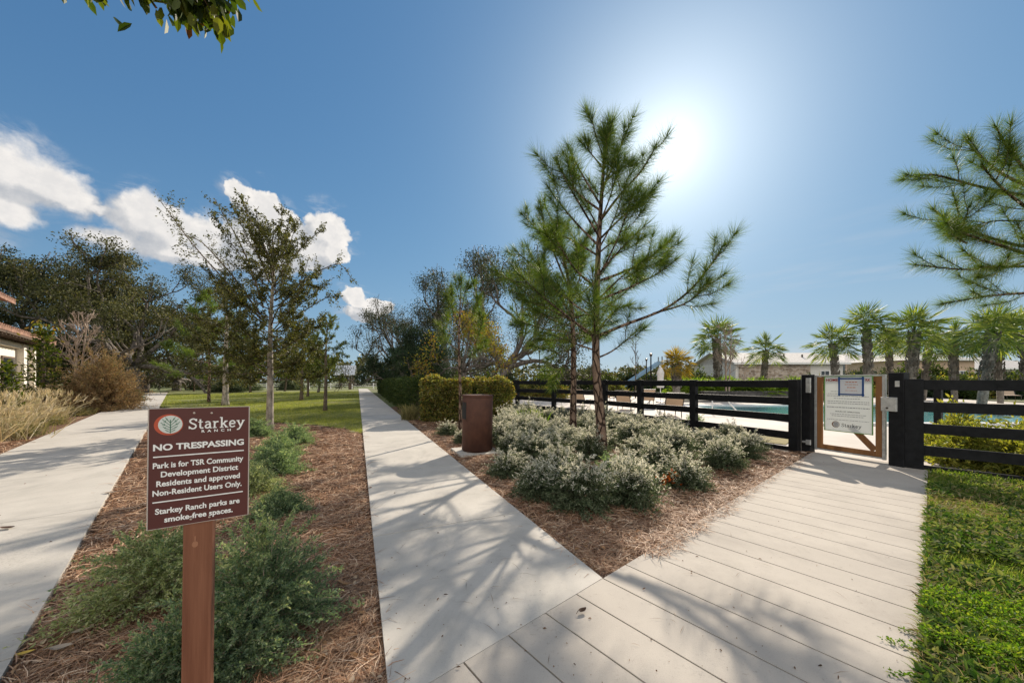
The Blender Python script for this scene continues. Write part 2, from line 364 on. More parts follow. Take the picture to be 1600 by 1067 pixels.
m_bark_pale = surf('pale_bark', (0.15, 0.125, 0.10), (0.42, 0.37, 0.31), 9, 0.9, 0.8, 30, (1, 1, 0.45), bdist=0.02)
m_bark_bare = surf('bare_bark', (0.22, 0.16, 0.12), (0.42, 0.33, 0.26), 8, 0.9, 0.5, 30, (1, 1, 0.3))
m_twig = surf('twig', (0.06, 0.045, 0.03), (0.14, 0.105, 0.075), 10, 0.9, 0.3)
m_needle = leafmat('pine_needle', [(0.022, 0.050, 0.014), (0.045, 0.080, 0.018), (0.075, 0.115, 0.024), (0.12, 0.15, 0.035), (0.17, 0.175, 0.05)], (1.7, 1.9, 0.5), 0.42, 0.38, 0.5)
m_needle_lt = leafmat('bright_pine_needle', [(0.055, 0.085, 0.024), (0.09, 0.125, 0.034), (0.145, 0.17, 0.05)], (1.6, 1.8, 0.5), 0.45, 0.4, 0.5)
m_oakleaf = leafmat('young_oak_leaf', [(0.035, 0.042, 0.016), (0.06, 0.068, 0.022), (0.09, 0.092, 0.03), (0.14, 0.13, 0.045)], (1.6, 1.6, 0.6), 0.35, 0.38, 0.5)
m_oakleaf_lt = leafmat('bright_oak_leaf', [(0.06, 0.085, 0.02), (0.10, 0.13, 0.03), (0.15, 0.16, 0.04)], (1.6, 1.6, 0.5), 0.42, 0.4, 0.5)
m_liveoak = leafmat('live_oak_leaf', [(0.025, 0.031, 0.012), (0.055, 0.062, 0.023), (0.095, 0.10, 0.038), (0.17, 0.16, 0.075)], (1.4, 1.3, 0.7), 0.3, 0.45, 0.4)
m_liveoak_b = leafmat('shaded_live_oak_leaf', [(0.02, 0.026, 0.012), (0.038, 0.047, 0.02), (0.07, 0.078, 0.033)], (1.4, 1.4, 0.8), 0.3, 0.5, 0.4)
m_juniper = leafmat('dark_conifer_leaf', [(0.018, 0.034, 0.02), (0.03, 0.05, 0.026), (0.05, 0.075, 0.035)], (1.3, 1.4, 0.8), 0.25)
m_autumn = leafmat('autumn_leaf', [(0.12, 0.14, 0.03), (0.22, 0.17, 0.045), (0.17, 0.19, 0.04), (0.11, 0.15, 0.035), (0.27, 0.13, 0.04), (0.20, 0.21, 0.05)], (1.6, 1.4, 0.5), 0.5)
m_silver = leafmat('silvery_leaf', [(0.045, 0.072, 0.034), (0.075, 0.105, 0.052), (0.12, 0.15, 0.08), (0.20, 0.22, 0.14)], (1.3, 1.3, 0.9), 0.35, 0.4, 0.6)
m_backlit_tip = leafmat('backlit_silvery_tip', [(0.34, 0.35, 0.28), (0.56, 0.55, 0.48), (0.72, 0.70, 0.64), (0.42, 0.41, 0.31)], (1.2, 1.15, 0.95), 0.5, 0.4, 0.5)  # small white flowers and pale tips, with the sunlight rim put into the colour
m_shrub = leafmat('green_shrub_leaf', [(0.085, 0.135, 0.085), (0.14, 0.205, 0.125), (0.22, 0.29, 0.17), (0.34, 0.40, 0.25)], (1.4, 1.5, 0.7), 0.48, 0.42, 0.5)
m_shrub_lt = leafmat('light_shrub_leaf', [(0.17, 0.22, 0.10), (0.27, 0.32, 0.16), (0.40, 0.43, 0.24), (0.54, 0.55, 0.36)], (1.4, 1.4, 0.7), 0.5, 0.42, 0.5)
m_hedge = leafmat('yellow_hedge_leaf', [(0.13, 0.155, 0.035), (0.24, 0.24, 0.055), (0.38, 0.32, 0.08), (0.055, 0.075, 0.024), (0.26, 0.15, 0.055), (0.08, 0.11, 0.035), (0.14, 0.18, 0.05), (0.46, 0.42, 0.20)], (1.5, 1.4, 0.5), 0.42, 0.4, 0.5)
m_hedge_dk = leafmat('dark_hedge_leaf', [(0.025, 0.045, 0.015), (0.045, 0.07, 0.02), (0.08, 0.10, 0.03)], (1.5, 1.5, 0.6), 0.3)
m_varieg = leafmat('variegated_leaf', [(0.12, 0.16, 0.025), (0.25, 0.26, 0.05), (0.38, 0.35, 0.08), (0.09, 0.12, 0.03)], (1.4, 1.4, 0.5), 0.42, 0.35, 0.5)
m_palm = leafmat('palm_leaf', [(0.045, 0.08, 0.022), (0.085, 0.13, 0.034), (0.16, 0.20, 0.055), (0.28, 0.28, 0.085)], (1.6, 1.7, 0.5), 0.4, 0.35, 0.6)
m_palm_y = leafmat('yellowed_palm_leaf', [(0.20, 0.15, 0.03), (0.32, 0.22, 0.045), (0.12, 0.12, 0.03)], (1.5, 1.4, 0.5), 0.45, 0.4)
m_palmetto = leafmat('palmetto_leaf', [(0.09, 0.16, 0.02), (0.16, 0.24, 0.025), (0.24, 0.32, 0.035)], (1.6, 1.7, 0.4), 0.45, 0.35, 0.5)
m_palmbark = surf('palm_bark', (0.11, 0.095, 0.08), (0.30, 0.27, 0.235), 12, 0.95, 1.0, 18, c3=(0.17, 0.14, 0.11), s3=3, bdist=0.04)
m_tan = leafmat('dry_grass_blade', [(0.40, 0.32, 0.20), (0.55, 0.46, 0.32), (0.26, 0.24, 0.13), (0.64, 0.56, 0.42)], (1.2, 1.1, 0.8), 0.4, 0.5)
m_tan_g = leafmat('green_dry_blade', [(0.12, 0.13, 0.05), (0.22, 0.20, 0.09), (0.30, 0.25, 0.13)], (1.3, 1.2, 0.7), 0.35, 0.5)
m_reddish = leafmat('reddish_shrub_leaf', [(0.28, 0.18, 0.10), (0.40, 0.28, 0.16), (0.30, 0.25, 0.12), (0.20, 0.12, 0.075)], (1.3, 1.1, 0.7), 0.35, 0.5)
m_magno = leafmat('magnolia_leaf', [(0.018, 0.030, 0.008), (0.035, 0.055, 0.012), (0.07, 0.085, 0.016), (0.12, 0.12, 0.02)], (1.9, 2.1, 0.4), 0.38, 0.45, 0.35)
m_magno_br = leafmat('magnolia_brown_leaf', [(0.10, 0.05, 0.02), (0.17, 0.08, 0.03)], (1.4, 1.0, 0.5), 0.3, 0.4)
m_rusty = surf('rust_steel', (0.065, 0.026, 0.016), (0.105, 0.042, 0.025), 5, 0.75, 0.15, 60, c3=(0.06, 0.025, 0.018), s3=1.7)
m_blackin = plain('black_opening', (0.012, 0.012, 0.012), 0.8)
m_fence = surf('black_paint', (0.007, 0.0072, 0.008), (0.015, 0.0155, 0.017), 9, 0.55, 0.5, 30, (1, 1, 1), c3=(0.017, 0.017, 0.019), s3=2.5, bdist=0.004, spec=0.15)
m_galv = surf('galvanised_steel', (0.42, 0.42, 0.41), (0.60, 0.60, 0.58), 14, 0.45, 0.05, metal=0.5)
m_cedar = surf('cedar_wood', (0.20, 0.085, 0.028), (0.33, 0.155, 0.055), 6, 0.7, 0.3, 40, (1, 1, 0.12), c3=(0.17, 0.07, 0.025), s3=4)
m_white = plain('white_paint', (0.76, 0.76, 0.74), 0.5)
m_board_white = leafmat('translucent_notice_plastic', [(0.80, 0.81, 0.79), (0.80, 0.81, 0.79)], (1.0, 1.0, 1.0), 0.38, 0.5)
m_green_edge = plain('green_border', (0.14, 0.32, 0.07), 0.5)
m_grey_ink = plain('grey_ink', (0.27, 0.27, 0.29), 0.6)
m_dark_ink = plain('dark_ink', (0.06, 0.06, 0.065), 0.6)
m_red_ink = plain('red_ink', (0.36, 0.035, 0.04), 0.6)
m_orange_ink = plain('orange_ink', (0.60, 0.22, 0.10), 0.6)
m_blue_tape = plain('blue_tape', (0.012, 0.07, 0.24), 0.5)
m_paper = leafmat('paper', [(0.86, 0.86, 0.88), (0.86, 0.86, 0.88)], (1, 1, 1), 0.4, 0.6)
m_sign = surf('maroon_sign', (0.090, 0.022, 0.019), (0.102, 0.026, 0.022), 3, 0.42, 0.02, 60)
m_signwhite = plain('sign_white', (0.90, 0.87, 0.83), 0.5)
m_sign_edge = plain('sign_edge', (0.50, 0.42, 0.36), 0.5)
m_logo_red = plain('logo_red', (0.50, 0.075, 0.03), 0.45)
m_logo_pale = plain('logo_pale', (0.66, 0.68, 0.63), 0.45)
m_logo_green = plain('logo_green', (0.05, 0.17, 0.10), 0.45)
m_postwood = surf('painted_post', (0.165, 0.058, 0.028), (0.27, 0.11, 0.058), 22, 0.75, 0.5, 120, (1, 1, 0.045), c3=(0.18, 0.07, 0.036), s3=9, bdist=0.003)
m_postpatch = plain('worn_patch', (0.36, 0.16, 0.085), 0.75)
m_screw = plain('screw_head', (0.55, 0.45, 0.38), 0.4, 0.6)
m_stucco = surf('stucco', (0.68, 0.62, 0.53), (0.80, 0.74, 0.64), 10, 0.9, 0.25, 60)
m_tile = surf('roof_tile', (0.16, 0.085, 0.06), (0.34, 0.19, 0.13), 5, 0.8, 0.3, 20)
m_trim = plain('eave_trim', (0.13, 0.085, 0.06), 0.6)
m_window = plain('window_glass', (0.02, 0.025, 0.03), 0.08, 0.0, 0.8)
m_wallwhite = surf('white_wall', (0.58, 0.56, 0.52), (0.68, 0.66, 0.61), 3, 0.9, 0.1)
m_wallgrey = surf('grey_wall', (0.19, 0.205, 0.22), (0.24, 0.255, 0.27), 3, 0.9, 0.1)
m_wallbeige = surf('beige_wall', (0.50, 0.36, 0.25), (0.58, 0.43, 0.31), 3, 0.9, 0.1)
m_roofpale = surf('pale_shingle', (0.40, 0.37, 0.34), (0.56, 0.53, 0.50), 6, 0.85, 0.2, 30)
m_roofmetal = plain('metal_roof', (0.62, 0.64, 0.67), 0.35, 0.3)
m_tansling = surf('tan_sling', (0.50, 0.36, 0.24), (0.60, 0.45, 0.32), 40, 0.8, 0.1)
m_bronze = plain('bronze_frame', (0.07, 0.055, 0.045), 0.4)
m_slide = plain('blue_slide', (0.22, 0.36, 0.50), 0.35)
m_darkstone = surf('dark_stone', (0.035, 0.034, 0.033), (0.12, 0.115, 0.11), 5, 0.9, 0.5, 12)
m_umb = plain('white_canvas', (0.66, 0.62, 0.58), 0.8)

def stone_mat():
    m, T = newmat('stone_cladding')
    tc = T.n('ShaderNodeTexCoord'); v = T.vm('MULTIPLY', tc.outputs['Object'], (1, 1, 1.9))
    vo = T.n('ShaderNodeTexVoronoi', feature='F1'); T.l(v, vo.inputs['Vector']); vo.inputs['Scale'].default_value = 2.6
    ed = T.n('ShaderNodeTexVoronoi', feature='DISTANCE_TO_EDGE'); T.l(v, ed.inputs['Vector']); ed.inputs['Scale'].default_value = 2.6
    sx = T.n('ShaderNodeSeparateColor'); T.l(vo.outputs['Color'], sx.inputs[0])
    c = T.ramp(sx.outputs[0], [(0, (0.20, 0.15, 0.11)), (0.5, (0.36, 0.28, 0.21)), (1, (0.52, 0.44, 0.36))])
    c = T.mix(T.smooth(ed.outputs['Distance'], 0.07, 0.02), c, C4((0.40, 0.36, 0.32)))
    b = T.n('ShaderNodeBsdfPrincipled'); T.l(c, b.inputs['Base Color']); b.inputs['Roughness'].default_value = 0.9
    bp = T.n('ShaderNodeBump'); bp.inputs['Distance'].default_value = 0.04; T.l(ed.outputs['Distance'], bp.inputs['Height']); T.l(bp.outputs[0], b.inputs['Normal'])
    o = T.n('ShaderNodeOutputMaterial'); T.l(b.outputs[0], o.inputs[0]); return m
m_stone = stone_mat()
def water_mat():
    m, T = newmat('pool_water')
    tc = T.n('ShaderNodeTexCoord'); b = T.n('ShaderNodeBsdfPrincipled')
    b.inputs['Base Color'].default_value = (0.10, 0.34, 0.36, 1); b.inputs['Roughness'].default_value = 0.06
    bp = T.n('ShaderNodeBump'); bp.inputs['Strength'].default_value = 0.35; bp.inputs['Distance'].default_value = 0.02
    T.l(T.noise(tc.outputs['Object'], 2.5, 3), bp.inputs['Height']); T.l(bp.outputs[0], b.inputs['Normal'])
    o = T.n('ShaderNodeOutputMaterial'); T.l(b.outputs[0], o.inputs[0]); return m
m_water = water_mat()

# ------------------------------------------------------------------ the ground plan (metres, camera foot = origin)
CN = np.array([0.6685, 2.589]); BD = unit(np.array([0.765, 0.644])); BP = np.array([BD[1], -BD[0]])      # scored walk: corner, along, across
D1 = unit(np.array([-0.4015, 0.916])); N1 = np.array([D1[1], -D1[0]])                                    # middle path
D2 = unit(np.array([-0.692, 0.722])); N2 = np.array([D2[1], -D2[0]])                                     # left path
A1L, A1R = 0.132, 1.652
A2L, A2R = -2.49, -0.614
BW = 1.525
q1 = lambda a, b: N1 * a + D1 * b
q2 = lambda a, b: N2 * a + D2 * b
bw = lambda t, p: CN + BD * t + BP * p
FENCE = [np.array(p) for p in [(5.78, 7.32), (4.87, 9.43), (4.05, 11.1), (3.30, 12.5), (1.70, 14.3), (0.25, 16.1), (-1.5, 18.0), (-3.6, 20.2)]]
def lawn_front(x, y):      # >0 on the grass side of the bed edge in the middle lawn
    a, b = np.array([-4.4, 10.2]), np.array([-19.2, 19.3]); n = np.array([-(b - a)[1], (b - a)[0]])
    n = -n if n[1] < 0 else n
    return ((x - a[0]) * n[0] + (y - a[1]) * n[1]) / np.linalg.norm(n) + 0.5 * (vnoise(x, y, 1.3, 5) - 0.5)
def region(x, y):
    """0 bed of straw, 1 middle lawn, 2 right lawn, 3 path, 4 pool side, 5 field"""
    x = np.asarray(x, float); y = np.asarray(y, float); r = np.zeros(x.shape, int)
    a1 = x * N1[0] + y * N1[1]; b1 = x * D1[0] + y * D1[1]; a2 = x * N2[0] + y * N2[1]
    t = (x - CN[0]) * BD[0] + (y - CN[1]) * BD[1]; p = (x - CN[0]) * BP[0] + (y - CN[1]) * BP[1]
    r[(a1 < A1L) & (a2 > A2R) & (lawn_front(x, y) > 0)] = 1
    r[(a2 < A2L - 3.2) | (y > 62)] = 5
    fx = np.interp(y, [q[1] for q in FENCE], [q[0] for q in FENCE], left=99, right=-3.6)
    pool = ((y > 7.32) & (x > fx)) | ((t > 7.0 - 0.33 * p) & (p > -0.1))
    r[(a1 > A1R) & (y > 20.2)] = 5
    r[pool] = 4
    r[(p > BW) & (t < 6.8)] = 2
    on1 = (a1 > A1L) & (a1 < A1R) & (p < 0) & (b1 < 72); on2 = (a2 > A2L) & (a2 < A2R); onb = (p > 0) & (p < BW) & (t < 7.0)
    r[on1 | on2 | onb] = 3
    return r

# ground sheets
g = MB(); S = 1500.0
g.add([(-S, -S, -0.11), (S, -S, -0.11), (S, S, -0.11), (-S, S, -0.11)], np.array([[0, 1, 2, 3]])); struct(g.build('ground', m_soil))

def bed_z(x, y):
    a1 = x * N1[0] + y * N1[1]; a2 = x * N2[0] + y * N2[1]; t = (x - CN[0]) * BD[0] + (y - CN[1]) * BD[1]; p = (x - CN[0]) * BP[0] + (y - CN[1]) * BP[1]
    e1 = np.where(p < 0, np.maximum(A1L - a1, a1 - A1R), 9); e2 = np.maximum(A2L - a2, a2 - A2R); e3 = np.maximum(-p, p - BW)
    e = np.clip(np.minimum(np.minimum(e1, e2), e3) / 0.35, -0.3, 1)
    h = 0.07 * vnoise(x, y, 0.55, 1) + 0.035 * vnoise(x, y, 0.16, 2) - 0.045
    return -0.045 + np.clip(e, 0, 1) * h - 0.05 * (e < -0.05)
def sheet(name, mat, x0, x1, y0, y1, step, keep, zf):
    xs = np.arange(x0, x1 + step, step); ys = np.arange(y0, y1 + step, step); X, Y = np.meshgrid(xs, ys)
    Z = zf(X, Y); V = np.stack([X, Y, Z], -1).reshape(-1, 3); nx = len(xs)
    i, j = np.meshgrid(np.arange(nx - 1), np.arange(len(ys) - 1)); a = (j * nx + i).ravel()
    F = np.stack([a, a + 1, a + nx + 1, a + nx], -1); c = V[F].mean(1); F = F[keep(c[:, 0], c[:, 1])]
    us, inv = np.unique(F, return_inverse=True)
    b = MB(); b.add(V[us], inv.reshape(-1, 4)); return b.build(name, mat, smooth=True)
struct(sheet('mulch_bed', m_mulch, -9, 7, 0.4, 14, 0.06, lambda x, y: np.isin(region(x, y), [0, 3]), bed_z))
struct(sheet('far_mulch_bed', m_mulch, -50, 6, 0.4, 62, 0.4, lambda x, y: (np.isin(region(x, y), [0, 3])) & ((x < -8.9) | (y > 13.9)), lambda x, y: bed_z(x, y) - 0.02))
struct(sheet('lawn', m_turf, -66, 6, 9, 64, 0.4, lambda x, y: region(x, y) == 1, lambda x, y: -0.05 + 0.05 * vnoise(x, y, 2.2, 7)))
struct(sheet('side_lawn', m_turf, 0.6, 16, -1.5, 8, 0.1, lambda x, y: region(x, y) == 2, lambda x, y: -0.06 + 0.05 * vnoise(x, y, 0.5, 8)))

# paving slabs with real joints
def slabs(name, mat, polys, z1=0.0):
    b = MB()
    for p in polys: b.prism(p, -0.10, z1)
    o = struct(b.build(name, mat, bevel=0.0015)); return o
gp = 0.005
polys = []
cut = lambda a: 2.10 + (a - A1R) * 0.2955        # near end follows the seam with the scored walk
b0 = 3.53; bs = [b0 + 2.44 * k for k in range(0, 29)]
polys.append([q1(A1L, cut(A1L) + 0.007), q1(A1R, cut(A1R) + 0.007), q1(A1R, b0 - gp), q1(A1L, b0 - gp)])
for k in range(28): polys.append([q1(A1L, bs[k] + gp), q1(A1R, bs[k] + gp), q1(A1R, bs[k + 1] - gp), q1(A1L, bs[k + 1] - gp)])
slabs('concrete_path', m_conc, polys)
slabs('wide_path', m_conc, [[q2(A2L, -6.0 + 3.05 * k + gp), q2(A2R, -6.0 + 3.05 * k + gp), q2(A2R, -6.0 + 3.05 * (k + 1) - gp), q2(A2L, -6.0 + 3.05 * (k + 1) - gp)] for k in range(22)])
polys = []
for k in range(-14, 24):
    t0, t1 = k * 0.3, (k + 1) * 0.3; j = 0.0048
    if k == 23: polys.append([bw(t0 + j, 0), bw(t0 + j, BW), bw(t0 + 0.10, BW), bw(t0 + 0.28, 0)]); continue
    polys.append([bw(t0 + j, 0), bw(t0 + j, BW), bw(t1 - j, BW), bw(t1 - j, 0)])
slabs('scored_walkway', m_board, polys)
# dark fill at the bottom of the joints
# strip of mown grass, deck and pool behind the fence
dk = MB(); P_ = [bw(7.12, -0.05), bw(6.68, 1.5), bw(6.0, 6), bw(6, 24), (40, 40), (0, 40), (-4.5, 21.0)] + [FENCE[i] for i in (6, 5, 4, 3, 2, 1, 0)]
dk.prism([tuple(p) for p in P_], -0.10, -0.012); struct(dk.build('pool_deck', m_deck))
gs = MB(); off = [f + np.array([0.35, 0.1]) for f in FENCE[:7]]; off2 = [f + np.array([1.9, 1.0]) for f in FENCE[:7]]
off[0] = off[0] + np.array([0.1, 0.6]); off2[0] = off2[0] + np.array([-0.7, 0.4])
for i in range(6): gs.prism([tuple(off[i]), tuple(off2[i]), tuple(off2[i + 1]), tuple(off[i + 1])], -0.008, 0.004)
m_dryturf = surf('dry_turf', (0.16, 0.14, 0.05), (0.30, 0.24, 0.10), 3, 0.95, 0.6, 40)
struct(gs.build('grass_strip', m_dryturf))
POOL = [(9.95, 11.6), (17.5, 11.6), (27, 13.5), (28, 21.5), (9.6, 20.0)]
wm = MB(); wm.prism(POOL, -0.02, 0.02); struct(wm.build('pool_water', m_water))
cp_ = MB(); n = len(POOL)
for i in range(n):
    a, b = np.array(POOL[i]), np.array(POOL[(i + 1) % n]); cp_.bar((*a, 0.03), (*(b), 0.03), 0.32, 0.09)
struct(cp_.build('pool_coping', plain('coping_stone', (0.60, 0.60, 0.60), 0.6)))

# ------------------------------------------------------------------ loose ground cover
rng = np.random.default_rng(11)
def scatter(n, r0, r1, keep, rng, fov=58, power=1.0):
    """points round the camera foot, thinning with distance"""
    out = []
    tot = 0
    while tot < n:
        r = r0 * (r1 / r0) ** (rng.random(n) ** power); a = R(fov) * (2 * rng.random(n) - 1); x, y = r * np.sin(a), r * np.cos(a)
        k = keep(x, y); out.append(np.c_[x, y][k]); tot += k.sum()
    return np.concatenate(out)[:n]
def straw(n, rng, keep, r0, r1, L0, L1, W):
    P = scatter(n, r0, r1, keep, rng); z = bed_z(P[:, 0], P[:, 1]) + 0.004 + 0.02 * rng.random(n)
    a = rng.random(n) * 2 * PI; tilt = rng.normal(0, 0.10, n)
    D = np.c_[np.cos(a), np.sin(a), tilt]; L = L0 + (L1 - L0) * rng.random(n); r = np.hypot(P[:, 0], P[:, 1])
    W = W * np.maximum(1, r / 3.2)
    N = np.c_[rng.normal(0, .5, n), rng.normal(0, .5, n), np.ones(n)]
    # two bent halves
    D = unit(D); N = unit(N - D * (N * D).sum(1, keepdims=True)); B = np.cross(D, N); b0 = np.c_[P, z]
    bend = (rng.random(n) - 0.5)[:, None] * 0.13 * L[:, None] * B
    up = np.c_[np.zeros(n), np.zeros(n), 0.10 * L * rng.random(n)]
    m = b0 + D * L[:, None] / 2 + bend + up; e = b0 + D * L[:, None]; w = B * W[:, None] / 2; k = np.arange(n)[:, None] * 6
    V = np.stack([b0 - w, b0 + w, m + w, m - w, e + w * .4, e - w * .4], 1).reshape(-1, 3)
    return V, [k + np.array([0, 1, 2, 3]), k + np.array([3, 2, 4, 5])]
isbed = lambda x, y: region(x, y) == 0
b = MB(); b.addl(straw(100000, rng, isbed, 1.2, 15, 0.10, 0.24, 0.0032)); b.addl(straw(34000, rng, isbed, 1.2, 7, 0.04, 0.12, 0.0055))
# straw that has drifted over the edge of the walk
def edge_straw(x, y):
    p = (x - CN[0]) * BP[0] + (y - CN[1]) * BP[1]; t = (x - CN[0]) * BD[0] + (y - CN[1]) * BD[1]
    return (p > -0.12) & (p < 0.05 + 0.14 * vnoise(x, y, 0.35, 9)) & (t > 0.6) & (t < 6.6)
n = 2200; P = scatter(n, 3, 9, edge_straw, rng); a = rng.random(n) * 2 * PI
b.addl(leafs(np.c_[P, 0.006 + 0.02 * rng.random(n)], np.c_[np.cos(a), np.sin(a), rng.normal(0, .15, n)], 0.05 + 0.12 * rng.random(n), 0.006, rng, 'diamond', 0.03, np.tile([0, 0, 1.0], (n, 1))))
tag(b.build('pine_straw', m_straw), 'layer of fallen reddish-brown pine straw over the planting beds', 'pine straw', kind='stuff')
# bits of leaf among the straw
n = 5200; P = scatter(n, 1.3, 16, isbed, rng); a = rng.random(n) * 2 * PI; b = MB()
b.addl(leafs(np.c_[P, bed_z(P[:, 0], P[:, 1]) + 0.018 + 0.015 * rng.random(n)], np.c_[np.cos(a), np.sin(a), rng.normal(0, .25, n)], 0.025 + 0.045 * rng.random(n) ** 2, 0.018 + 0.014 * rng.random(n), rng, 'leaf', 0.15, np.c_[rng.normal(0, .5, (n, 2)), np.ones(n)]))
tag(b.build('leaf_litter', m_litter), 'small dry curled leaves scattered over the pine straw', 'leaf litter', kind='stuff')

# middle lawn blades, side lawn blades and the creeping plants at its edge
n = 90000; P = scatter(n, 9, 55, lambda x, y: region(x, y) == 1, rng); r = np.hypot(P[:, 0], P[:, 1]); b = MB()
b.addl(leafs(np.c_[P, np.full(n, -0.04)], np.c_[rng.normal(0, .45, (n, 2)), np.ones(n)], 0.05 + 0.05 * rng.random(n), 0.008 * r / 9, rng, 'needle'))
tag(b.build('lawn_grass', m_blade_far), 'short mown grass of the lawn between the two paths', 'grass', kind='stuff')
# crumbs of leaf, bark and twig on the paving
onpath = lambda x, y: region(x, y) == 3
n = 300; P = scatter(n, 1.6, 16, onpath, rng, 62); a = rng.random(n) * 2 * PI; b = MB()
b.addl(leafs(np.c_[P, np.full(n, 0.004)], np.c_[np.cos(a), np.sin(a), rng.normal(0, .12, n)], 0.006 + 0.026 * rng.random(n) ** 5, 0.004 + 0.006 * rng.random(n), rng, 'leaf', 0.2, np.c_[rng.normal(0, .4, (n, 2)), np.ones(n)]))
k = 110; P = scatter(k, 1.6, 12, onpath, rng, 62); a = rng.random(k) * 2 * PI; b.addl(leafs(np.c_[P, np.full(k, 0.004)], np.c_[np.cos(a), np.sin(a), np.zeros(k)], 0.05 + 0.13 * rng.random(k), 0.0028, rng, 'diamond', 0.06, np.tile([0, 0, 1.0], (k, 1))))
tag(b.build('path_debris', leafmat('crumb', [(0.10, 0.055, 0.03), (0.22, 0.13, 0.07), (0.05, 0.03, 0.02)], (1, .8, .6), .1)), 'crumbs of leaf, bark and single pine needles on the paving', 'debris', kind='stuff')
def p_of(x, y): return (x - CN[0]) * BP[0] + (y - CN[1]) * BP[1]
mossy = lambda x, y: (region(x, y) == 2) & (y < 2.15 + 0.5 * vnoise(x, y, 0.4, 3) - 0.2)
n = 60000; P = scatter(n, 2.0, 12, lambda x, y: (region(x, y) == 2), rng, 66); r = np.hypot(P[:, 0], P[:, 1]); b = MB()
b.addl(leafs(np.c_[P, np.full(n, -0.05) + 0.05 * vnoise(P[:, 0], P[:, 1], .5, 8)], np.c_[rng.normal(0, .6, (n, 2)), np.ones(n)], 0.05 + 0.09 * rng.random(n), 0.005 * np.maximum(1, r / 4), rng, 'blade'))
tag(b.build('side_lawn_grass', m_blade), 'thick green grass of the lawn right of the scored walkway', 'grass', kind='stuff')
n = 15000; P = scatter(n, 2.0, 9, lambda x, y: (region(x, y) == 2) & (vnoise(x, y, 0.7, 51) + .5 * vnoise(x, y, .2, 52) > 0.78), rng, 66); b = MB()
b.addl(leafs(np.c_[P, 0.0 + 0.05 * rng.random(n)], np.c_[rng.normal(0, 1, (n, 2)), rng.normal(.25, .3, n)], 0.05 + 0.07 * rng.random(n), 0.004, rng, 'blade'))
tag(b.build('dry_thatch', leafmat('thatch', [(0.36, 0.27, 0.14), (0.26, 0.17, 0.08), (0.45, 0.36, 0.2), (0.2, 0.18, 0.07)], (1.1, 1, .7), .3)), 'dry brownish thatch showing through the side lawn', 'dry grass', kind='stuff')
isr = lambda x, y: (region(x, y) == 2) & (vnoise(x, y, 0.45, 13) + 0.35 * vnoise(x, y, .12, 14) > 0.50) & (y < 5.6)
n = 19000; P = scatter(n, 2.0, 8, isr, rng, 66); b = MB()
z = 0.02 + 0.075 * vnoise(P[:, 0], P[:, 1], .22, 15) * rng.random(n) ** 0.5
b.addl(leafs(np.c_[P, z], np.c_[rng.normal(0, 1, (n, 2)), rng.normal(0.15, .5, n)], 0.03 + 0.04 * rng.random(n), 0.016 + 0.014 * rng.random(n), rng, 'leaf', 0.1, np.c_[rng.normal(0, .6, (n, 2)), np.ones(n)]))
tag(b.build('creeping_weeds', m_creep), 'low broad-leaved weeds creeping through the side lawn', 'weeds', kind='stuff')
n = 46000; P = scatter(n, 2.0, 4.2, mossy, rng, 66); b = MB()
z = -0.01 + 0.13 * vnoise(P[:, 0], P[:, 1], .16, 16) * rng.random(n) ** 0.4
b.addl(leafs(np.c_[P, z], np.c_[rng.normal(0, 1, (n, 2)), rng.normal(0.5, .5, n)], 0.012 + 0.014 * rng.random(n), 0.008 + 0.006 * rng.random(n), rng, 'leaf', 0.1))
# tendrils reaching over the edge of the walk
for (u0, v0, u1, v1) in [(1440, 1010, 1375, 998), (1440, 1022, 1385, 1003), (1442, 990, 1405, 985), (1444, 1060, 1385, 1052), (1450, 940, 1432, 936)]:
    A_, B_ = G(u0, v0), G(u1, v1); k = 60; f = rng.random(k) ** 1.5; q = A_ + (B_ - A_) * f[:, None] + rng.normal(0, .008, (k, 3)); q[:, 2] = 0.006 + 0.012 * rng.random(k)
    b.addl(leafs(q, np.c_[rng.normal(0, 1, (k, 2)), rng.normal(0.3, .3, k)], 0.016, 0.009, rng, 'leaf', 0.1))
tag(b.build('mossy_ground_cover', m_cover), 'dense bright green ground cover at the near right edge of the walkway', 'ground cover', kind='stuff')

# ================================================================== built things
# ------------------------------------------------------------------ lettering
def text_vf(body, w, cap, bold=0.0, spacing=1.0):
    """letters as flat solid geometry, origin at the left end of the baseline, width w, capital height cap"""
    def mk(s_):
        cu = bpy.data.curves.new('t', 'FONT'); cu.body = s_; cu.size = 1; cu.offset = bold; cu.extrude = 0.0; cu.space_character = spacing; cu.resolution_u = 4
        o = bpy.data.objects.new('t', cu); col.objects.link(o); bpy.context.view_layer.update()
        me = bpy.data.meshes.new_from_object(o.evaluated_get(bpy.context.evaluated_depsgraph_get()))
        V = np.array([v.co[:] for v in me.vertices]); F = [list(p.vertices) for p in me.polygons]
        bpy.data.objects.remove(o); bpy.data.curves.remove(cu); bpy.data.meshes.remove(me); return V, F
    V, F = mk(body); H, _ = mk('H')
    x0, x1 = V[:, 0].min(), V[:, 0].max(); hy = H[:, 1].max() - H[:, 1].min(); b0 = H[:, 1].min()
    sx = w / (x1 - x0); V = np.c_[(V[:, 0] - x0) * sx, np.zeros(len(V)), (V[:, 1] - b0) * cap / hy]
    by = {}
    for f in F: by.setdefault(len(f), []).append(f)
    return V, [np.array(q) for q in by.values()]
def put_text(mb, body, x, z, y, w, cap, bold=0.0, m=0, spacing=1.0):
    V, F = text_vf(body, w, cap, bold, spacing); mb.add(V + np.array([x, y, z]), F, m)
def disc(mb, c, rx, rz, y, m=0, seg=40, rot=0.0):
    a = np.linspace(0, 2 * PI, seg, endpoint=False); V = np.c_[c[0] + rx * np.cos(a), np.full(seg, y), c[1] + rz * np.sin(a)]
    mb.add(V, np.arange(seg)[None], m)
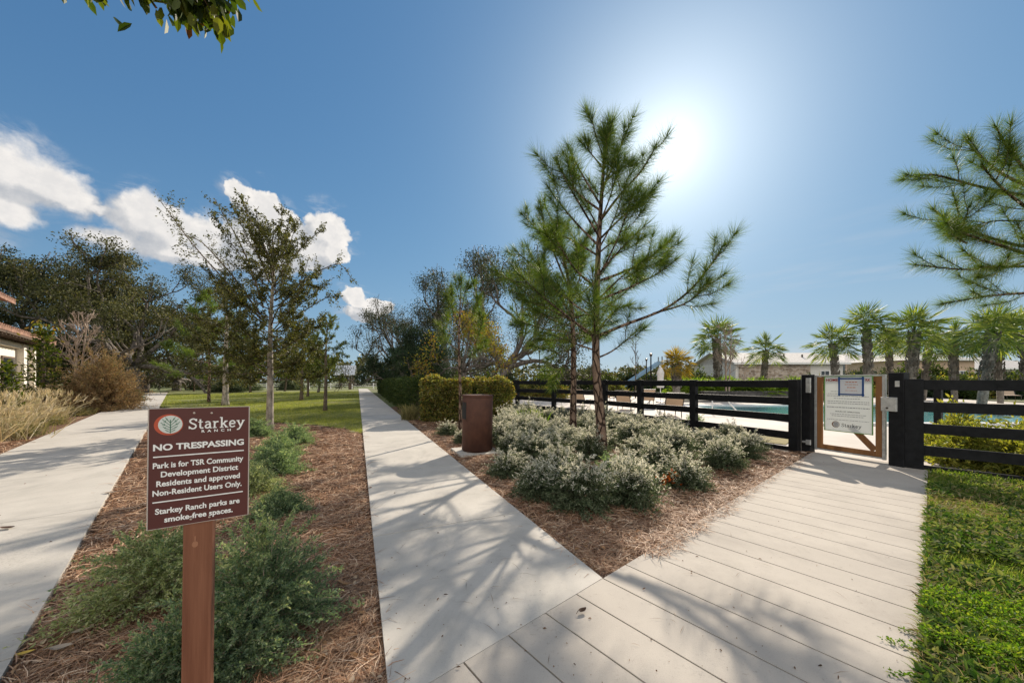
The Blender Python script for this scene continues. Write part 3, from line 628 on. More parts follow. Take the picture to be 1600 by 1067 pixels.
def ribbon(mb, pts, w, y, m=0):
    P = np.asarray(pts, float)
    for i in range(len(P) - 1):
        d = P[i + 1] - P[i]; nrm = np.array([-d[1], d[0]]) / (np.linalg.norm(d) + 1e-9) * w / 2
        q = [P[i] - nrm, P[i + 1] - nrm, P[i + 1] + nrm, P[i] + nrm]
        mb.add([(a[0], y, a[1]) for a in q], np.array([[0, 1, 2, 3]]), m)
def tree_emblem(mb, cx, cz, r, y, m):
    """veined leaf: one stem and five pairs of branching veins"""
    ribbon(mb, [(cx, cz - r * 0.98), (cx, cz + r * 0.55)], r * 0.07, y, m)
    for sgn in (-1, 1):
        for z0, dx, dz in ((-0.62, 0.62, 0.42), (-0.36, 0.80, 0.62), (-0.10, 0.68, 0.74), (0.18, 0.42, 0.66), (-0.86, 0.42, 0.28)):
            a = np.array([cx, cz + z0 * r]); b = a + np.array([sgn * dx * r * 0.55, dz * r * 0.5]); c = a + np.array([sgn * dx * r, dz * r])
            ribbon(mb, [a, b, c], r * 0.055, y, m)
            ribbon(mb, [b, b + np.array([sgn * 0.30 * r * dx, 0.06 * r])], r * 0.045, y, m)
            ribbon(mb, [b, b + np.array([sgn * 0.06 * r, 0.30 * r * dz])], r * 0.045, y, m)

SLAB = {'S': (.62, [[(.56,.80),(.42,.96),(.22,.95),(.09,.78),(.2,.58),(.42,.46),(.55,.26),(.42,.05),(.22,.03),(.06,.20)]], [((.57,.98),(.57,.74)), ((.05,.02),(.05,.28))]),
 't': (.40, [[(.16,.92),(.16,.5),(.16,.18),(.24,.03),(.39,.08)]], [((.0,.66),(.36,.66))]),
 'a': (.54, [[(.07,.56),(.22,.67),(.38,.60),(.41,.45),(.41,.02)], [(.41,.40),(.2,.38),(.07,.19),(.2,.02),(.41,.14)]], [((.40,.03),(.55,.03))]),
 'r': (.48, [[(.15,.68),(.15,.3),(.15,.0)], [(.15,.42),(.25,.60),(.45,.63)]], [((.0,.65),(.15,.65)), ((.0,.03),(.31,.03))]),
 'k': (.64, [[(.15,1.06),(.15,.5),(.15,.0)], [(.15,.28),(.34,.48),(.50,.65)], [(.27,.40),(.42,.2),(.54,.02)]], [((.0,1.03),(.15,1.03)), ((.0,.03),(.30,.03)), ((.36,.65),(.61,.65)), ((.41,.03),(.66,.03))]),
 'e': (.54, [[(.09,.36),(.3,.36),(.47,.38),(.42,.58),(.27,.66),(.11,.55),(.07,.34),(.12,.10),(.28,.02),(.48,.12)]], []),
 'y': (.62, [[(.11,.65),(.22,.34),(.33,.05)], [(.55,.65),(.42,.3),(.28,-.06),(.16,-.25),(.03,-.24)]], [((-.02,.65),(.24,.65)), ((.43,.65),(.66,.65))])}
def slab_name(mb, word, x, z, y, w, cap, m=0, th=.135):
    tot = sum(SLAB[c_][0] + .07 for c_ in word) - .07; sx = w / tot; cx_ = 0
    for c_ in word:
        cw, strokes, ser = SLAB[c_]; pt = lambda p: (x + (cx_ + p[0]) * sx, z + p[1] * cap)
        for i_, st_ in enumerate(strokes): ribbon(mb, [pt(p) for p in spline(st_, 22)], th * cap, y - i_ * 1e-4, m)
        for i_, (p, q) in enumerate(ser): ribbon(mb, [pt(p), pt(q)], th * cap * .62, y - 3e-4 - i_ * 5e-5, m)
        cx_ += cw + .07
# ------------------------------------------------------------------ the park sign
SW, SH = 0.305, 0.457
pl_, pr_ = np.array([-1.369, 1.32]), np.array([-1.112, 1.49]); sdir = unit(pr_ - pl_)
base = pl_ + sdir * SW * 0.473
sg = thing('park_sign', 'maroon no-trespassing park sign with white lettering on a brown wooden post', 'sign', (base[0] - 0.012, base[1], 0), math.atan2(sdir[1], sdir[0]))
sg.rotation_euler = (0, R(0.55), math.atan2(sdir[1], sdir[0]))
b = MB(); b.box((0, 0.049, 0.62), (0.089, 0.089, 1.40)); post = b.build('post', m_postwood, sg, bevel=0.004)
b = MB(); disc(b, (-0.008, 0.800), 0.0095, 0.012, 0.0038); ribbon(b, [(-0.008, 0.81), (-0.008, 0.832)], 0.004, 0.0038); b.build('bare_wood_patch', m_postpatch, post)
x0 = -0.473 * SW; zt = 1.343
X = lambda s: x0 + s * SW
Z = lambda t: zt - t * SH
b = MB(); b.box((x0 + SW / 2, 0.002, zt - SH / 2), (SW, 0.004, SH)); panel = b.build('sign_panel', [m_sign], sg, bevel=0.0008)
b = MB()
for cx, cz, w, h in ((0.5, 0, SW, 0.0016), (0.5, 1, SW, 0.0016), (0, 0.5, 0.0016, SH), (1, 0.5, 0.0016, SH)): b.box((X(cx), 0.0018, Z(cz)), (w + 0.0018, 0.0050, h + 0.0002))
b.build('panel_edge', m_sign_edge, panel)
yf = -0.0012
b = MB(); b_ = 0.028
put_text(b, 'NO TRESPASSING', X(.045), Z(.351), yf, SW * .900, SH * .054, 0.035)
ribbon(b, [(X(.046), Z(.402)), (X(.945), Z(.402))], SH * .010, yf); ribbon(b, [(X(.046), Z(.779)), (X(.940), Z(.779))], SH * .010, yf)
for body, s0, s1, t in (('Park is for TSR Community', .045, .940, .498), ('Development District', .118, .885, .574), ('Residents and approved', .078, .905, .651),
                        ('Non-Resident Users Only.', .045, .925, .727), ('Starkey Ranch parks are', .070, .905, .880), ('smoke-free spaces.', .155, .832, .955)):
    put_text(b, body, X(s0), Z(t), yf, SW * (s1 - s0), SH * .0475, b_)
b.build('lettering', m_signwhite, panel)
# the name with slab serifs
b = MB(); slab_name(b, 'Starkey', X(.372), Z(.182), yf, SW * .574, SH * .088)
put_text(b, 'R  A  N  C  H', X(.500), Z(.217), yf, SW * .300, SH * .022, 0.03)
b.build('park_name', m_signwhite, panel)
b = MB(); cx, cz = X(.197), Z(.137)
disc(b, (cx - 0.0035, cz), 0.0415, 0.0405, yf, 0); disc(b, (cx + 0.001, cz + 0.0005), 0.0345, 0.0345, yf - 0.0006, 1); tree_emblem(b, cx + 0.001, cz + 0.0005, 0.034, yf - 0.0012, 2)
b.build('emblem', [m_logo_red, m_logo_pale, m_logo_green], panel)
for s, t in ((.425, .045), (.600, .050), (.405, .962), (.590, .968)):
    b = MB(); a = np.linspace(0, 2 * PI, 12, endpoint=False)
    b.lathe([(0.0040, 0), (0.0040, 0.0014), (0.0026, 0.0026), (0.0001, 0.0029)], seg=12)
    b.V = [np.c_[v[:, 0] + X(s), -v[:, 2], v[:, 1] + Z(t)] for v in b.V]; b.build('screw', m_screw, panel, smooth=False)

# ------------------------------------------------------------------ litter bin on its pad
tc_ = np.array([-0.73, 7.34]); RB, HB = 0.315, 1.15
tb = thing('trash_can', 'rust-coloured steel cylinder trash can on a small concrete pad beside the path', 'trash can', (tc_[0], tc_[1], 0.012))
tb.rotation_euler = (0, R(0.9), 0)
b = MB(); b.lathe([(RB - .02, 0.0), (RB - .012, 0.02), (RB, 0.022), (RB, HB - 0.05), (RB - 0.004, HB - 0.045)], seg=56); bd = b.build('body', m_rusty, tb); 
for p in bd.data.polygons: p.use_smooth = len(p.vertices) == 4
b = MB(); b.lathe([(RB - 0.02, HB - 0.045), (RB + 0.007, HB - 0.043), (RB + 0.008, HB - 0.006), (RB + 0.002, HB), (0.02, HB + 0.006)], seg=56); b.build('lid', m_rusty, tb)
def can_patch(a0, a1, z0, z1, r, depth, n=10):
    mb = MB(); a = np.linspace(a0, a1, n); V = []
    for rr in (r, r - depth):
        for z in (z0, z1): V += [(rr * math.cos(t), rr * math.sin(t), z) for t in a]
    F = []; q = lambda k, i: k * n + i
    for i in range(n - 1): F += [(q(0, i), q(0, i + 1), q(1, i + 1), q(1, i)), (q(1, i), q(1, i + 1), q(3, i + 1), q(3, i)), (q(0, i + 1), q(0, i), q(2, i), q(2, i + 1))]
    for i in (0, n - 1): F.append((q(0, i), q(1, i), q(3, i), q(2, i)))
    mb.add(V, np.array(F)); return mb
ac = math.atan2(-0.24, -0.97)
can_patch(ac - 0.62, ac + 0.62, 0.66, 1.00, RB + 0.004, 0.02).build('opening', m_blackin, tb)
b = MB()
for z in (0.645, 1.012):
    for v in [can_patch(ac - 0.66, ac + 0.66, z - 0.012, z + 0.012, RB + 0.008, 0.02)]: b.add(v.V[0], [f for f, _ in v.F])
b.build('opening_rim', m_rusty, tb)
b = MB(); e = 0.43; c0 = tc_ + np.array([-0.02, 0.0])
b.prism([tuple(c0 - N1 * e - D1 * e), tuple(c0 + N1 * e - D1 * e), tuple(c0 + N1 * e + D1 * e), tuple(c0 - N1 * e + D1 * e)], -0.08, 0.010); struct(b.build('concrete_pad', m_conc, bevel=0.006))

# ------------------------------------------------------------------ fences
RAILZ = (1.46, 1.105, 0.75, 0.395, 0.075)
def fence(name, pts, label, post_w=0.17, last=True, rails=RAILZ):
    root = thing(name, label, 'fence', (*pts[0], 0))
    o = np.array([*pts[0], 0])
    rg = np.random.default_rng(int(abs(pts[0][0]) * 100))
    for i in range(len(pts) - 1):
        a, bb = np.array(pts[i]), np.array(pts[i + 1]); d = unit(bb - a)
        for z in rails:
            mb = MB(); j = rg.normal(0, .004, 2)
            mb.bar((*(a - o[:2] + d * 0.002), z - 0.08 + j[0]), (*(bb - o[:2] - d * 0.002), z - 0.08 + j[1]), 0.042, 0.16); mb.build('rail', m_fence, root, bevel=0.004)
    for i, p in enumerate(pts):
        d = unit(np.array(pts[min(i + 1, len(pts) - 1)]) - np.array(pts[max(i - 1, 0)])); rz = math.atan2(d[1], d[0])
        mb = MB(); mb.box((p[0] - o[0], p[1] - o[1], 0.69), (post_w, 0.13, 1.58), rz); mb.build('post', m_fence, root, bevel=0.006)
    return root
FENCE[0] = np.array([5.86, 7.30])
fence('rail_fence', [tuple(p) for p in FENCE], 'long black five-rail fence curving from the gate behind the silvery shrubs')
F0 = np.array([6.70, 5.87]); fence('rail_fence', [tuple(F0 + BP * s) for s in (0, 2.4, 4.8, 7.2)], 'black five-rail fence running right from the gate above the green lawn', 0.22)

# ------------------------------------------------------------------ gate and its posts
A_, B_ = np.array([6.215, 7.22]), np.array([6.60, 6.21]); gd = unit(B_ - A_); ga = math.atan2(gd[1], gd[0]); GL = np.linalg.norm(B_ - A_)
gp1 = thing('gate_post', 'black square gate post carrying the hinges left of the notice', 'gate post', (6.115, 7.27, 0), ga)
b = MB(); b.box((0, 0, 0.74), (0.16, 0.16, 1.68)); b.build('post', m_fence, gp1, bevel=0.006)
b = MB(); b.box((-0.145, 0.0, 0.73), (0.05, 0.06, 1.50)); b.build('steel_strip', m_galv, gp1, bevel=0.003)
for z, h in ((1.36, 0.30), (0.20, 0.10)):
    b = MB(); b.box((0.055, -0.098, z), (0.07, 0.035, h)); b.tube([(0.09, -0.10, z - h / 2), (0.09, -0.10, z + h / 2)], 0.018, 10)
    if z < 1: b.box((0.02, -0.10, z), (0.14, 0.02, 0.035))
    b.build('hinge', m_galv, gp1, bevel=0.003)
gp2 = thing('gate_post', 'black square gate post carrying the latch box right of the notice', 'gate post', (6.605, 6.01, 0), ga)
b = MB(); b.box((0, 0, 0.74), (0.19, 0.19, 1.70)); b.build('post', m_fence, gp2, bevel=0.006)
b = MB(); b.box((-0.075, -0.117, 1.05), (0.20, 0.045, 0.24)); lb = b.build('latch_box', m_galv, gp2, bevel=0.006)
b = MB(); b.lathe([(0.016, 0), (0.016, 0.012), (0.004, 0.014)], seg=12); b.V = [np.c_[v[:, 0] - 0.09, -0.14 - v[:, 2], v[:, 1] + 0.985] for v in b.V]; b.build('keyhole', m_bronze, lb)
b = MB(); b.box((0.02, -0.101, 1.40), (0.055, 0.014, 0.10)); b.build('plate', m_galv, gp2, bevel=0.002)
gt = thing('gate', 'wooden pedestrian gate in a steel frame with a white notice board', 'gate', (A_[0], A_[1], 0), ga)
b = MB()
for x in (0.022, GL - 0.022): b.box((x, 0, 0.80), (0.044, 0.05, 1.50))
b.box((GL / 2, 0, 1.55), (GL, 0.05, 0.03)); b.box((GL / 2, 0, 0.075), (GL - 0.09, 0.05, 0.028)); b.build('steel_frame', m_galv, gt, bevel=0.003)
b = MB()
for x in (0.09, GL - 0.09): b.box((x, 0, 0.81), (0.09, 0.04, 1.436))
b.box((GL / 2, 0, 0.137), (GL - 0.272, 0.038, 0.09)); b.box((GL / 2, 0, 1.483), (GL - 0.272, 0.038, 0.09)); b.build('wooden_frame', m_cedar, gt, bevel=0.004)
b = MB(); b.bar((GL - 0.50, 0.0, 0.60), (GL - 0.15, 0.0, 0.20), 0.036, 0.10); b.build('brace', m_cedar, gt, bevel=0.004)
NX0, NW, NZ1, NH = 0.165 * GL, 0.69 * GL, 1.54, 1.07; yb = -0.040
nb = MB(); nb.box((NX0 + NW / 2, yb + 0.003, NZ1 - NH / 2), (NW, 0.006, NH)); notice = nb.build('notice_board', [m_board_white], gt)
b = MB()
for x_ in (NX0 + .008, NX0 + NW - .008): b.box((x_, yb + 0.003, NZ1 - NH / 2), (0.016, 0.010, NH + .004))
for z_ in (NZ1 - .006, NZ1 - NH + .006): b.box((NX0 + NW / 2, yb + 0.003, z_), (NW - .033, 0.010, 0.012))
b.build('green_border', m_green_edge, notice)
NXf = lambda s: NX0 + s * NW
NZf = lambda t: NZ1 - t * NH
y1 = yb - 0.0040
b = MB(); put_text(b, 'HOME', NXf(.05), NZf(.092), y1, NW * .255, NH * .046, 0.02); put_text(b, 'RK', NXf(.86), NZf(.092), y1, NW * .09, NH * .046, 0.02); b.build('heading', m_red_ink, notice)
b = MB(); rg = np.random.default_rng(4)
def words(mb, s0, s1, t, h, y, rg, m=0):
    s = s0
    while s < s1:
        w = min(0.018 + 0.05 * rg.random(), s1 - s); mb.box((NXf(s + w / 2), y, NZf(t)), (NW * w, 0.0012, NH * h), m=m); s += w + 0.012
for s0, s1, t, h in ((.15, .30, .275, .008), (.09, .31, .318, .008), (.07, .92, .355, .009), (.22, .75, .400, .009), (.08, .93, .452, .010), (.08, .93, .487, .010), (.07, .94, .560, .013),
                     (.14, .88, .682, .009), (.17, .82, .716, .009), (.07, .93, .785, .007)):
    words(b, s0, s1, t, h, y1, rg)
b.build('notice_text', m_grey_ink, notice)
b = MB(); put_text(b, 'HOURS OF OPERATION', NXf(.25), NZf(.645), y1, NW * .50, NH * .020, 0.02)
slab_name(b, 'Starkey', NXf(.38), NZf(.905), y1, NW * .40, NH * .058); b.build('notice_lettering', m_dark_ink, notice)
b = MB(); cx, cz = NXf(.265), NZf(.872); disc(b, (cx - 0.006, cz), 0.062, 0.060, y1 + 0.001, 0); disc(b, (cx, cz), 0.052, 0.052, y1, 1); tree_emblem(b, cx, cz, 0.05, y1 - 0.001, 2)
b.build('notice_emblem', [m_cedar, m_board_white, m_grey_ink], notice)
b = MB(); b.box((NXf(.575), yb - 0.0075, NZf(.19)), (NW * .46, 0.001, NH * .28)); b.build('taped_paper', m_paper, notice)
b = MB()
for t in (.045, .325): b.box((NXf(.575), yb - 0.0095, NZf(t)), (NW * .53, 0.001, NH * .026))
for s in (.335, .815): b.box((NXf(s), yb - 0.0110, NZf(.185)), (NW * .040, 0.001, NH * .345))
b.build('blue_tape', m_blue_tape, notice)
b = MB(); words(b, .47, .70, .105, .013, yb - 0.009, rg); words(b, .45, .72, .15, .009, yb - 0.009, rg); words(b, .50, .68, .20, .014, yb - 0.009, rg); words(b, .46, .70, .255, .007, yb - 0.009, rg); b.build('paper_text', m_orange_ink, notice)

# single black post standing beyond the right fence
ip = thing('fence_post', 'short black wooden post standing in the shrubs beyond the right fence', 'post', (*at(1466, 600, 9.0)[:2], 0), 0.4)
b = MB(); b.box((0, 0, 0.66), (0.13, 0.13, 1.34)); b.box((0, 0, 1.345), (0.16, 0.16, 0.03)); b.build('post', m_fence, ip, bevel=0.006)

# ------------------------------------------------------------------ houses
def house(name, label, cat, x0, x1, y0, dep, h, ridge, wall, roof, wins=(), stone_to=None, ov=0.5, gable='x', door=None):
    root = thing(name, label, cat, ((x0 + x1) / 2, y0, 0)); W = x1 - x0
    b = MB(); b.box((0, dep / 2, h / 2), (W, dep, h)); w = b.build('wall', wall, root)
    b = MB(); a = W / 2 + ov; zt_ = h + ridge; t = 0.14
    if gable == 'x':
        for sg_ in (0, 1):
            y_a = -ov if sg_ == 0 else dep + ov; zz = h - 0.12
            V = [(-a, y_a, zz), (a, y_a, zz), (a, dep / 2, zt_), (-a, dep / 2, zt_)]; V += [(p[0], p[1], p[2] + t) for p in V]
            b.add(V, np.array([(0, 3, 2, 1), (4, 5, 6, 7), (0, 1, 5, 4), (1, 2, 6, 5), (2, 3, 7, 6), (3, 0, 4, 7)]))
        V = [(-W / 2 + .02, 0.02, h), (-W / 2 + .02, dep - .02, h), (-W / 2 + .02, dep / 2, zt_), (W / 2 - .02, 0.02, h), (W / 2 - .02, dep - .02, h), (W / 2 - .02, dep / 2, zt_)]
        b.add(V, np.array([(0, 1, 2), (3, 5, 4)]))
    else:  # hip
        i = min(dep / 2 + ov, a - 0.3); zz = h - 0.05
        V = [(-a, -ov, zz), (a, -ov, zz), (a, dep + ov, zz), (-a, dep + ov, zz), (-a + i, dep / 2, zt_), (a - i, dep / 2, zt_)]
        b.add(V, [np.array([(0, 1, 5, 4), (2, 3, 4, 5), (0, 3, 2, 1)]), np.array([(1, 2, 5), (3, 0, 4)])])
    b.build('roof', roof, root)
    b = MB(); b.box((0, -ov - 0.04, h - 0.08), (W + 2 * ov, 0.08, 0.22)); b.build('fascia', m_white, root)
    if stone_to is not None:
        b = MB(); s0, s1 = stone_to; b.box((W * (s0 + s1) / 2 - W / 2, -0.06, h * 0.46), (W * (s1 - s0), 0.12, h * 0.92)); b.build('stone_cladding', m_stone, root)
    for (f, z, w_, h_) in wins:
        x = -W / 2 + f * W; b = MB()
        for sx in (-1, 1): b.box((x + sx * (w_ / 2 + .05), -0.03, z), (0.10, 0.12, h_ + 0.2))
        for sz in (-1, 1): b.box((x, -0.03, z + sz * (h_ / 2 + .05)), (w_, 0.12, 0.10))
        b.box((x, -0.025, z), (0.05, 0.05, h_)); fr = b.build('window', m_white, root)
        b = MB(); b.box((x, -0.01, z), (w_, 0.04, h_)); b.build('pane', m_window, fr)
    return root
house('clubhouse', 'low stone-clad building with a pale roof behind the palmettos', 'building', 25.4, 37.6, 40, 9, 3.5, 1.35, m_wallwhite, m_roofpale, [(.83, 1.9, .9, 1.3)], (0.03, 0.69), 0.45)
hv = [c for c in col.objects if c.name.startswith('roof')][-1]
b = MB()
for x, z in ((-1.5, 0.55), (1.2, 0.75), (3.2, 0.5)): b.tube([(x, 1.6 + z, 3.55 + z * .5), (x, 1.6 + z, 4.45 + z * .3)], 0.09, 8)
b.build('vent_pipe', m_bronze, hv)
house('house', 'grey house with white-framed windows between the palms behind the gate', 'house', 52, 61, 55, 9, 4.4, 1.7, m_wallgrey, m_roofpale, [(.25, 2.6, 1.2, 1.5), (.62, 2.6, 1.2, 1.5)], (0.0, 0.2), 0.4, 'hip')
house('house', 'beige house wall showing between the palm trunks right of the gate', 'house', 49.5, 56.5, 43, 9, 4.1, 1.4, m_wallbeige, m_roofpale, [(.8, 2.0, .9, 1.2)], None, 0.4, 'hip')
house('house', 'white house with a pale roof far behind the palms at the right edge', 'house', 66, 82, 52, 10, 3.3, 1.9, m_wallwhite, m_roofpale, [(.15, 1.9, 1.6, 1.4), (.45, 1.9, 1.6, 1.4)], None, 0.5, 'hip')
house('house', 'small distant house with a reddish roof above the fence beside the pine trunk', 'house', 7.6, 11.2, 58, 6, 2.6, 1.0, m_wallbeige, m_tile, [(.5, 1.5, .8, 1.0)], None, 0.4, 'hip')
# stucco building left of the wide path
lb_ = thing('stucco_building', 'cream stucco building with brown tiled eaves at the left edge', 'building', (*q2(-6.4, 10), 0), math.atan2(D2[1], D2[0]))
# local x runs along the path, +y points away from it
b = MB(); b.box((13, 3.5, 1.9), (26, 7, 3.8)); wl = b.build('wall', m_stucco, lb_)
b = MB(); b.box((23.6, -0.14, 1.75), (0.55, 0.28, 3.5)); b.box((25.75, -0.12, 1.75), (0.4, 0.24, 3.5)); b.build('pilaster', m_stucco, lb_, bevel=0.02)
b = MB(); b.box((13, -0.10, 3.38), (26, 0.2, 0.24)); b.build('cornice', m_stucco, lb_, bevel=0.02)
def arch(cx, w, z0, zs, mat, nm, par, y=-0.02, th=0.06):
    n = 12; a = np.linspace(0, PI, n); pr = [(cx - w / 2, z0), (cx + w / 2, z0)] + [(cx + w / 2 * math.cos(t), zs + w / 2 * math.sin(t)) for t in a]
    k = len(pr); V = [(p[0], y, p[1]) for p in pr] + [(p[0], y + th, p[1]) for p in pr]
    mb = MB(); mb.V.append(np.array(V)); mb.n = 2 * k; mb.F = [(np.arange(k)[None], 0), (np.array([[i, (i + 1) % k, k + (i + 1) % k, k + i] for i in range(k)]), 0)]
    return mb.build(nm, mat, par)
fr = arch(24.75, 1.05, 0.15, 2.35, m_stucco, 'arch_surround', lb_, -0.09, 0.10); arch(24.75, 0.80, 0.2, 2.3, m_window, 'arched_opening', fr, -0.12, 0.03)
b = MB(); b.box((21.9, -0.02, 1.8), (1.9, 0.10, 1.9)); fr = b.build('window', m_trim, lb_); b = MB(); b.box((21.9, -0.075, 1.8), (1.7, 0.02, 1.7)); b.build('pane', m_window, fr)
def tiled_roof(x0, x1, ye, ze, yr, zr, nm='roof'):
    b = MB(); L = x1 - x0; n = int(L / 0.28)
    for i in range(n):   # rows of barrel tiles running down the slope
        x = x0 + (i + .5) * L / n; b.tube([(x, ye, ze), (x, ye + (yr - ye) * .5, ze + (zr - ze) * .5), (x, yr, zr)], 0.125, 6)
    V = [(x0, ye, ze - .02), (x1, ye, ze - .02), (x1, yr, zr - .02), (x0, yr, zr - .02)]; V += [(p[0], p[1], p[2] - .14) for p in V]
    b.add(V, np.array([(0, 3, 2, 1), (4, 5, 6, 7), (0, 1, 5, 4), (1, 2, 6, 5), (2, 3, 7, 6), (3, 0, 4, 7)]), 0)
    return b.build(nm, m_tile, lb_)
tiled_roof(-1, 27.0, -0.85, 3.92, 3.5, 5.2)
b = MB(); b.box((13, -0.80, 3.74), (28, 0.05, 0.14)); 
for i in range(56): b.box((-0.5 + i * 0.5, -0.40, 3.66), (0.09, 0.75, 0.12))
b.build('eave_rafters', m_trim, lb_)
b = MB(); b.box((10.8, 3.6, 4.7), (21.6, 6, 2.2)); b.build('upper_wall', m_stucco, lb_)
tiled_roof(-1, 22.8, -0.1, 5.80, 3.6, 7.0, 'upper_roof')
# park shelter far down the lawn
ps = thing('park_shelter', 'small open shelter with a silver metal roof at the far end of the lawn', 'shelter', (*at(541, 600, 60)[:2], 0), 0.25); ps.scale = (.62, .62, 1.12)
for sx in (-1, 1):
    for sy in (-1, 1): b = MB(); b.box((sx * 1.5, sy * 1.3, 1.1), (0.2, 0.2, 2.2)); b.build('post', m_trim, ps)
b = MB()
for sy in (-1, 1):
    V = [(-2.5, sy * 2.0, 2.15), (2.5, sy * 2.0, 2.15), (2.5, 0, 3.6), (-2.5, 0, 3.6)]; V += [(p[0], p[1], p[2] + .06) for p in V]
    b.add(V, np.array([(0, 3, 2, 1), (4, 5, 6, 7), (0, 1, 5, 4), (1, 2, 6, 5), (2, 3, 7, 6), (3, 0, 4, 7)]))
b.build('roof', m_roofmetal, ps)
b = MB(); b.box((0.9, 0, 0.5), (0.6, 0.6, 1.0)); b.build('counter', m_trim, ps)
# white fence line along the far side of the lawn
ff = thing('white_fence', 'low white rail fence far beyond the middle lawn', 'fence', (-58, 66, 0))
for z in (0.9, 0.5): b = MB(); b.bar((0, 0, z), (44, 0, z), 0.05, 0.12); b.build('rail', m_white, ff)
for i in range(12): b = MB(); b.box((i * 4.0, 0, 0.5), (0.14, 0.14, 1.1)); b.build('post', m_white, ff)

# ------------------------------------------------------------------ pool side
def chaise(label, grp='tan chaise lounges on the pool deck'):
    r = thing('chaise_lounge', label, 'lounge chair', (0, 0, 0), 0, grp)
    b = MB()
    for x in (-0.33, 0.33): b.tube([(x, 0, 0.36), (x, 1.35, 0.36)], 0.02, 8); b.tube([(x, 0, 0.36), (x * .97, -0.52, 0.98)], 0.02, 8)
    b.tube([(-0.33, 1.35, 0.36), (0.33, 1.35, 0.36)], 0.02, 8); b.tube([(-0.32, -0.52, 0.98), (0.32, -0.52, 0.98)], 0.02, 8); b.build('frame', m_bronze, r)
    b = MB(); b.bar((0, 0.02, 0.375), (0, 1.33, 0.375), 0.62, 0.012); b.build('seat', m_tansling, r)
    b = MB(); b.bar((0, -0.01, 0.375), (0, -0.51, 0.975), 0.62, 0.012, up=(0, 1, 0.5)); b.build('backrest', m_tansling, r)
    for x in (-0.31, 0.31):
        for y in (0.12, 1.2): b = MB(); b.tube([(x, y, 0.36), (x, y + (0.05 if y > 1 else -0.1), 0.0)], 0.018, 8); b.build('leg', m_bronze, r)
    return r
ch = chaise('tan sling lounge chair nearest the dark planter wall, behind the fence'); spots = [((1052, 652), 0.25), ((975, 641), 0.5), ((905, 634), 0.5), ((1012, 636), 0.2), ((945, 630), 0.5)]
labs = ['tan sling lounge chair nearest the pool handrail', 'tan lounge chair seen through the rails just right of the tallest pine trunk', 'tan lounge chair seen through the rails right behind the thinner pine trunk',
        'tan lounge chair set back between two others behind the fence', 'farthest tan lounge chair seen through the fence left of the tall pine']
for i, ((u_, v_), a) in enumerate(spots):
    o = ch if i == 0 else dup(ch, (0, 0, 0)); o.location = tuple(G(u_, v_)); o.rotation_euler = (0, 0, -a); o['label'] = labs[i]
for u_, lab in ((1575, 'lounge chair on the far pool side by the right picture edge'), (1430, 'lounge chair on the far pool side near the latch post')):
    o = dup(ch, tuple(at(u_, 620, 27)[:2]) + (0,), 2.4, 1.0, lab)
hr = MB(); p = [at(1085, 625, 15.2), at(1133, 625, 15.2), at(1140, 630, 15.2), at(1153, 644, 15.2)]; hr.tube(spline([(*q,) for q in p], 20), 0.03, 10)
q = at(1113, 625, 15.2); hr.tube([q, (q[0], q[1], 0)], 0.025, 8); q = p[0]; hr.tube([q, (q[0], q[1], 0)], 0.03, 8)
tag(hr.build('pool_handrail', m_white, smooth=True), 'white tubular handrail at the near corner of the pool', 'handrail')
b = MB(); b.bar((13.3, 24.6, 0.33), (22.5, 25.6, 0.33), 0.5, 0.66); b.bar((13.2, 24.55, 0.69), (22.6, 25.65, 0.69), 0.62, 0.06); tag(b.build('planter_wall', m_darkstone), 'low dark stone planter wall along the far pool edge', 'wall')
um = thing('closed_umbrella', 'folded white patio umbrella standing by the far pool corner', 'umbrella', (*at(1032, 590, 24)[:2], 0))
b = MB(); b.tube([(0, 0, 0), (0, 0, 2.45)], 0.03, 8); b.build('pole', m_white, um)
b = MB(); b.lathe([(0.02, 2.44), (0.12, 2.30), (0.24, 2.0), (0.20, 1.6), (0.26, 1.2), (0.22, 0.98), (0.05, 0.98)], seg=14); b.build('canopy', m_umb, um)
b = MB(); b.lathe([(0.3, 0), (0.3, 0.06), (0.06, 0.1)], seg=20); b.build('base', m_bronze, um)
sl_ = thing('playground_slide', 'pale blue playground slide rising behind the black fence', 'slide', (*at(1000, 590, 40)[:2], 0))
b = MB(); P_ = spline([(-2.6, 0, 0.4), (-1.9, 0, 0.75), (0, 0, 2.0), (2.2, 0, 3.4)], 14)
for i in range(13): b.bar(P_[i], P_[i + 1] + (P_[i + 1] - P_[i]) * .02, 0.7, 0.06)
for sy in (-.35, .35):
    for i in range(13): b.bar(P_[i] + (0, sy, .15), P_[i + 1] + (0, sy, .15), 0.05, 0.34)
b.build('chute', m_slide, sl_)
b = MB()
for x in (2.3, 3.3):
    for y in (-.5, .5): b.tube([(x, y, 0), (x, y, 4.2)], 0.07, 8)
b.box((2.8, 0, 3.3), (1.2, 1.2, 0.1)); b.build('platform', m_wallgrey, sl_)
for u_, v_, Y_, lab, r_ in ((843, 547, 32, 'thin black lamp post behind the fence near the live oak', .05), (1017, 552, 27, 'tall thin black pole above the fence beside the folded umbrella', .06), (1010, 560, 34, 'shorter thin black pole just left of the tall pole by the slide', .06)):
    q = at(u_, v_, Y_); r = thing('lamp_post', lab, 'lamp post', (q[0], q[1], 0))
    b = MB(); b.lathe([(r_ * 2, 0), (r_ * 2, .3), (r_, .35), (r_ * .8, q[2] - .25)], seg=10); b.build('pole', m_fence, r)
    b = MB(); b.lathe([(r_ * .9, q[2] - .25), (r_ * 1.7, q[2] - .2), (r_ * 1.8, q[2] - .02), (.02, q[2])], seg=10); b.build('lamp_head', m_bronze, r)
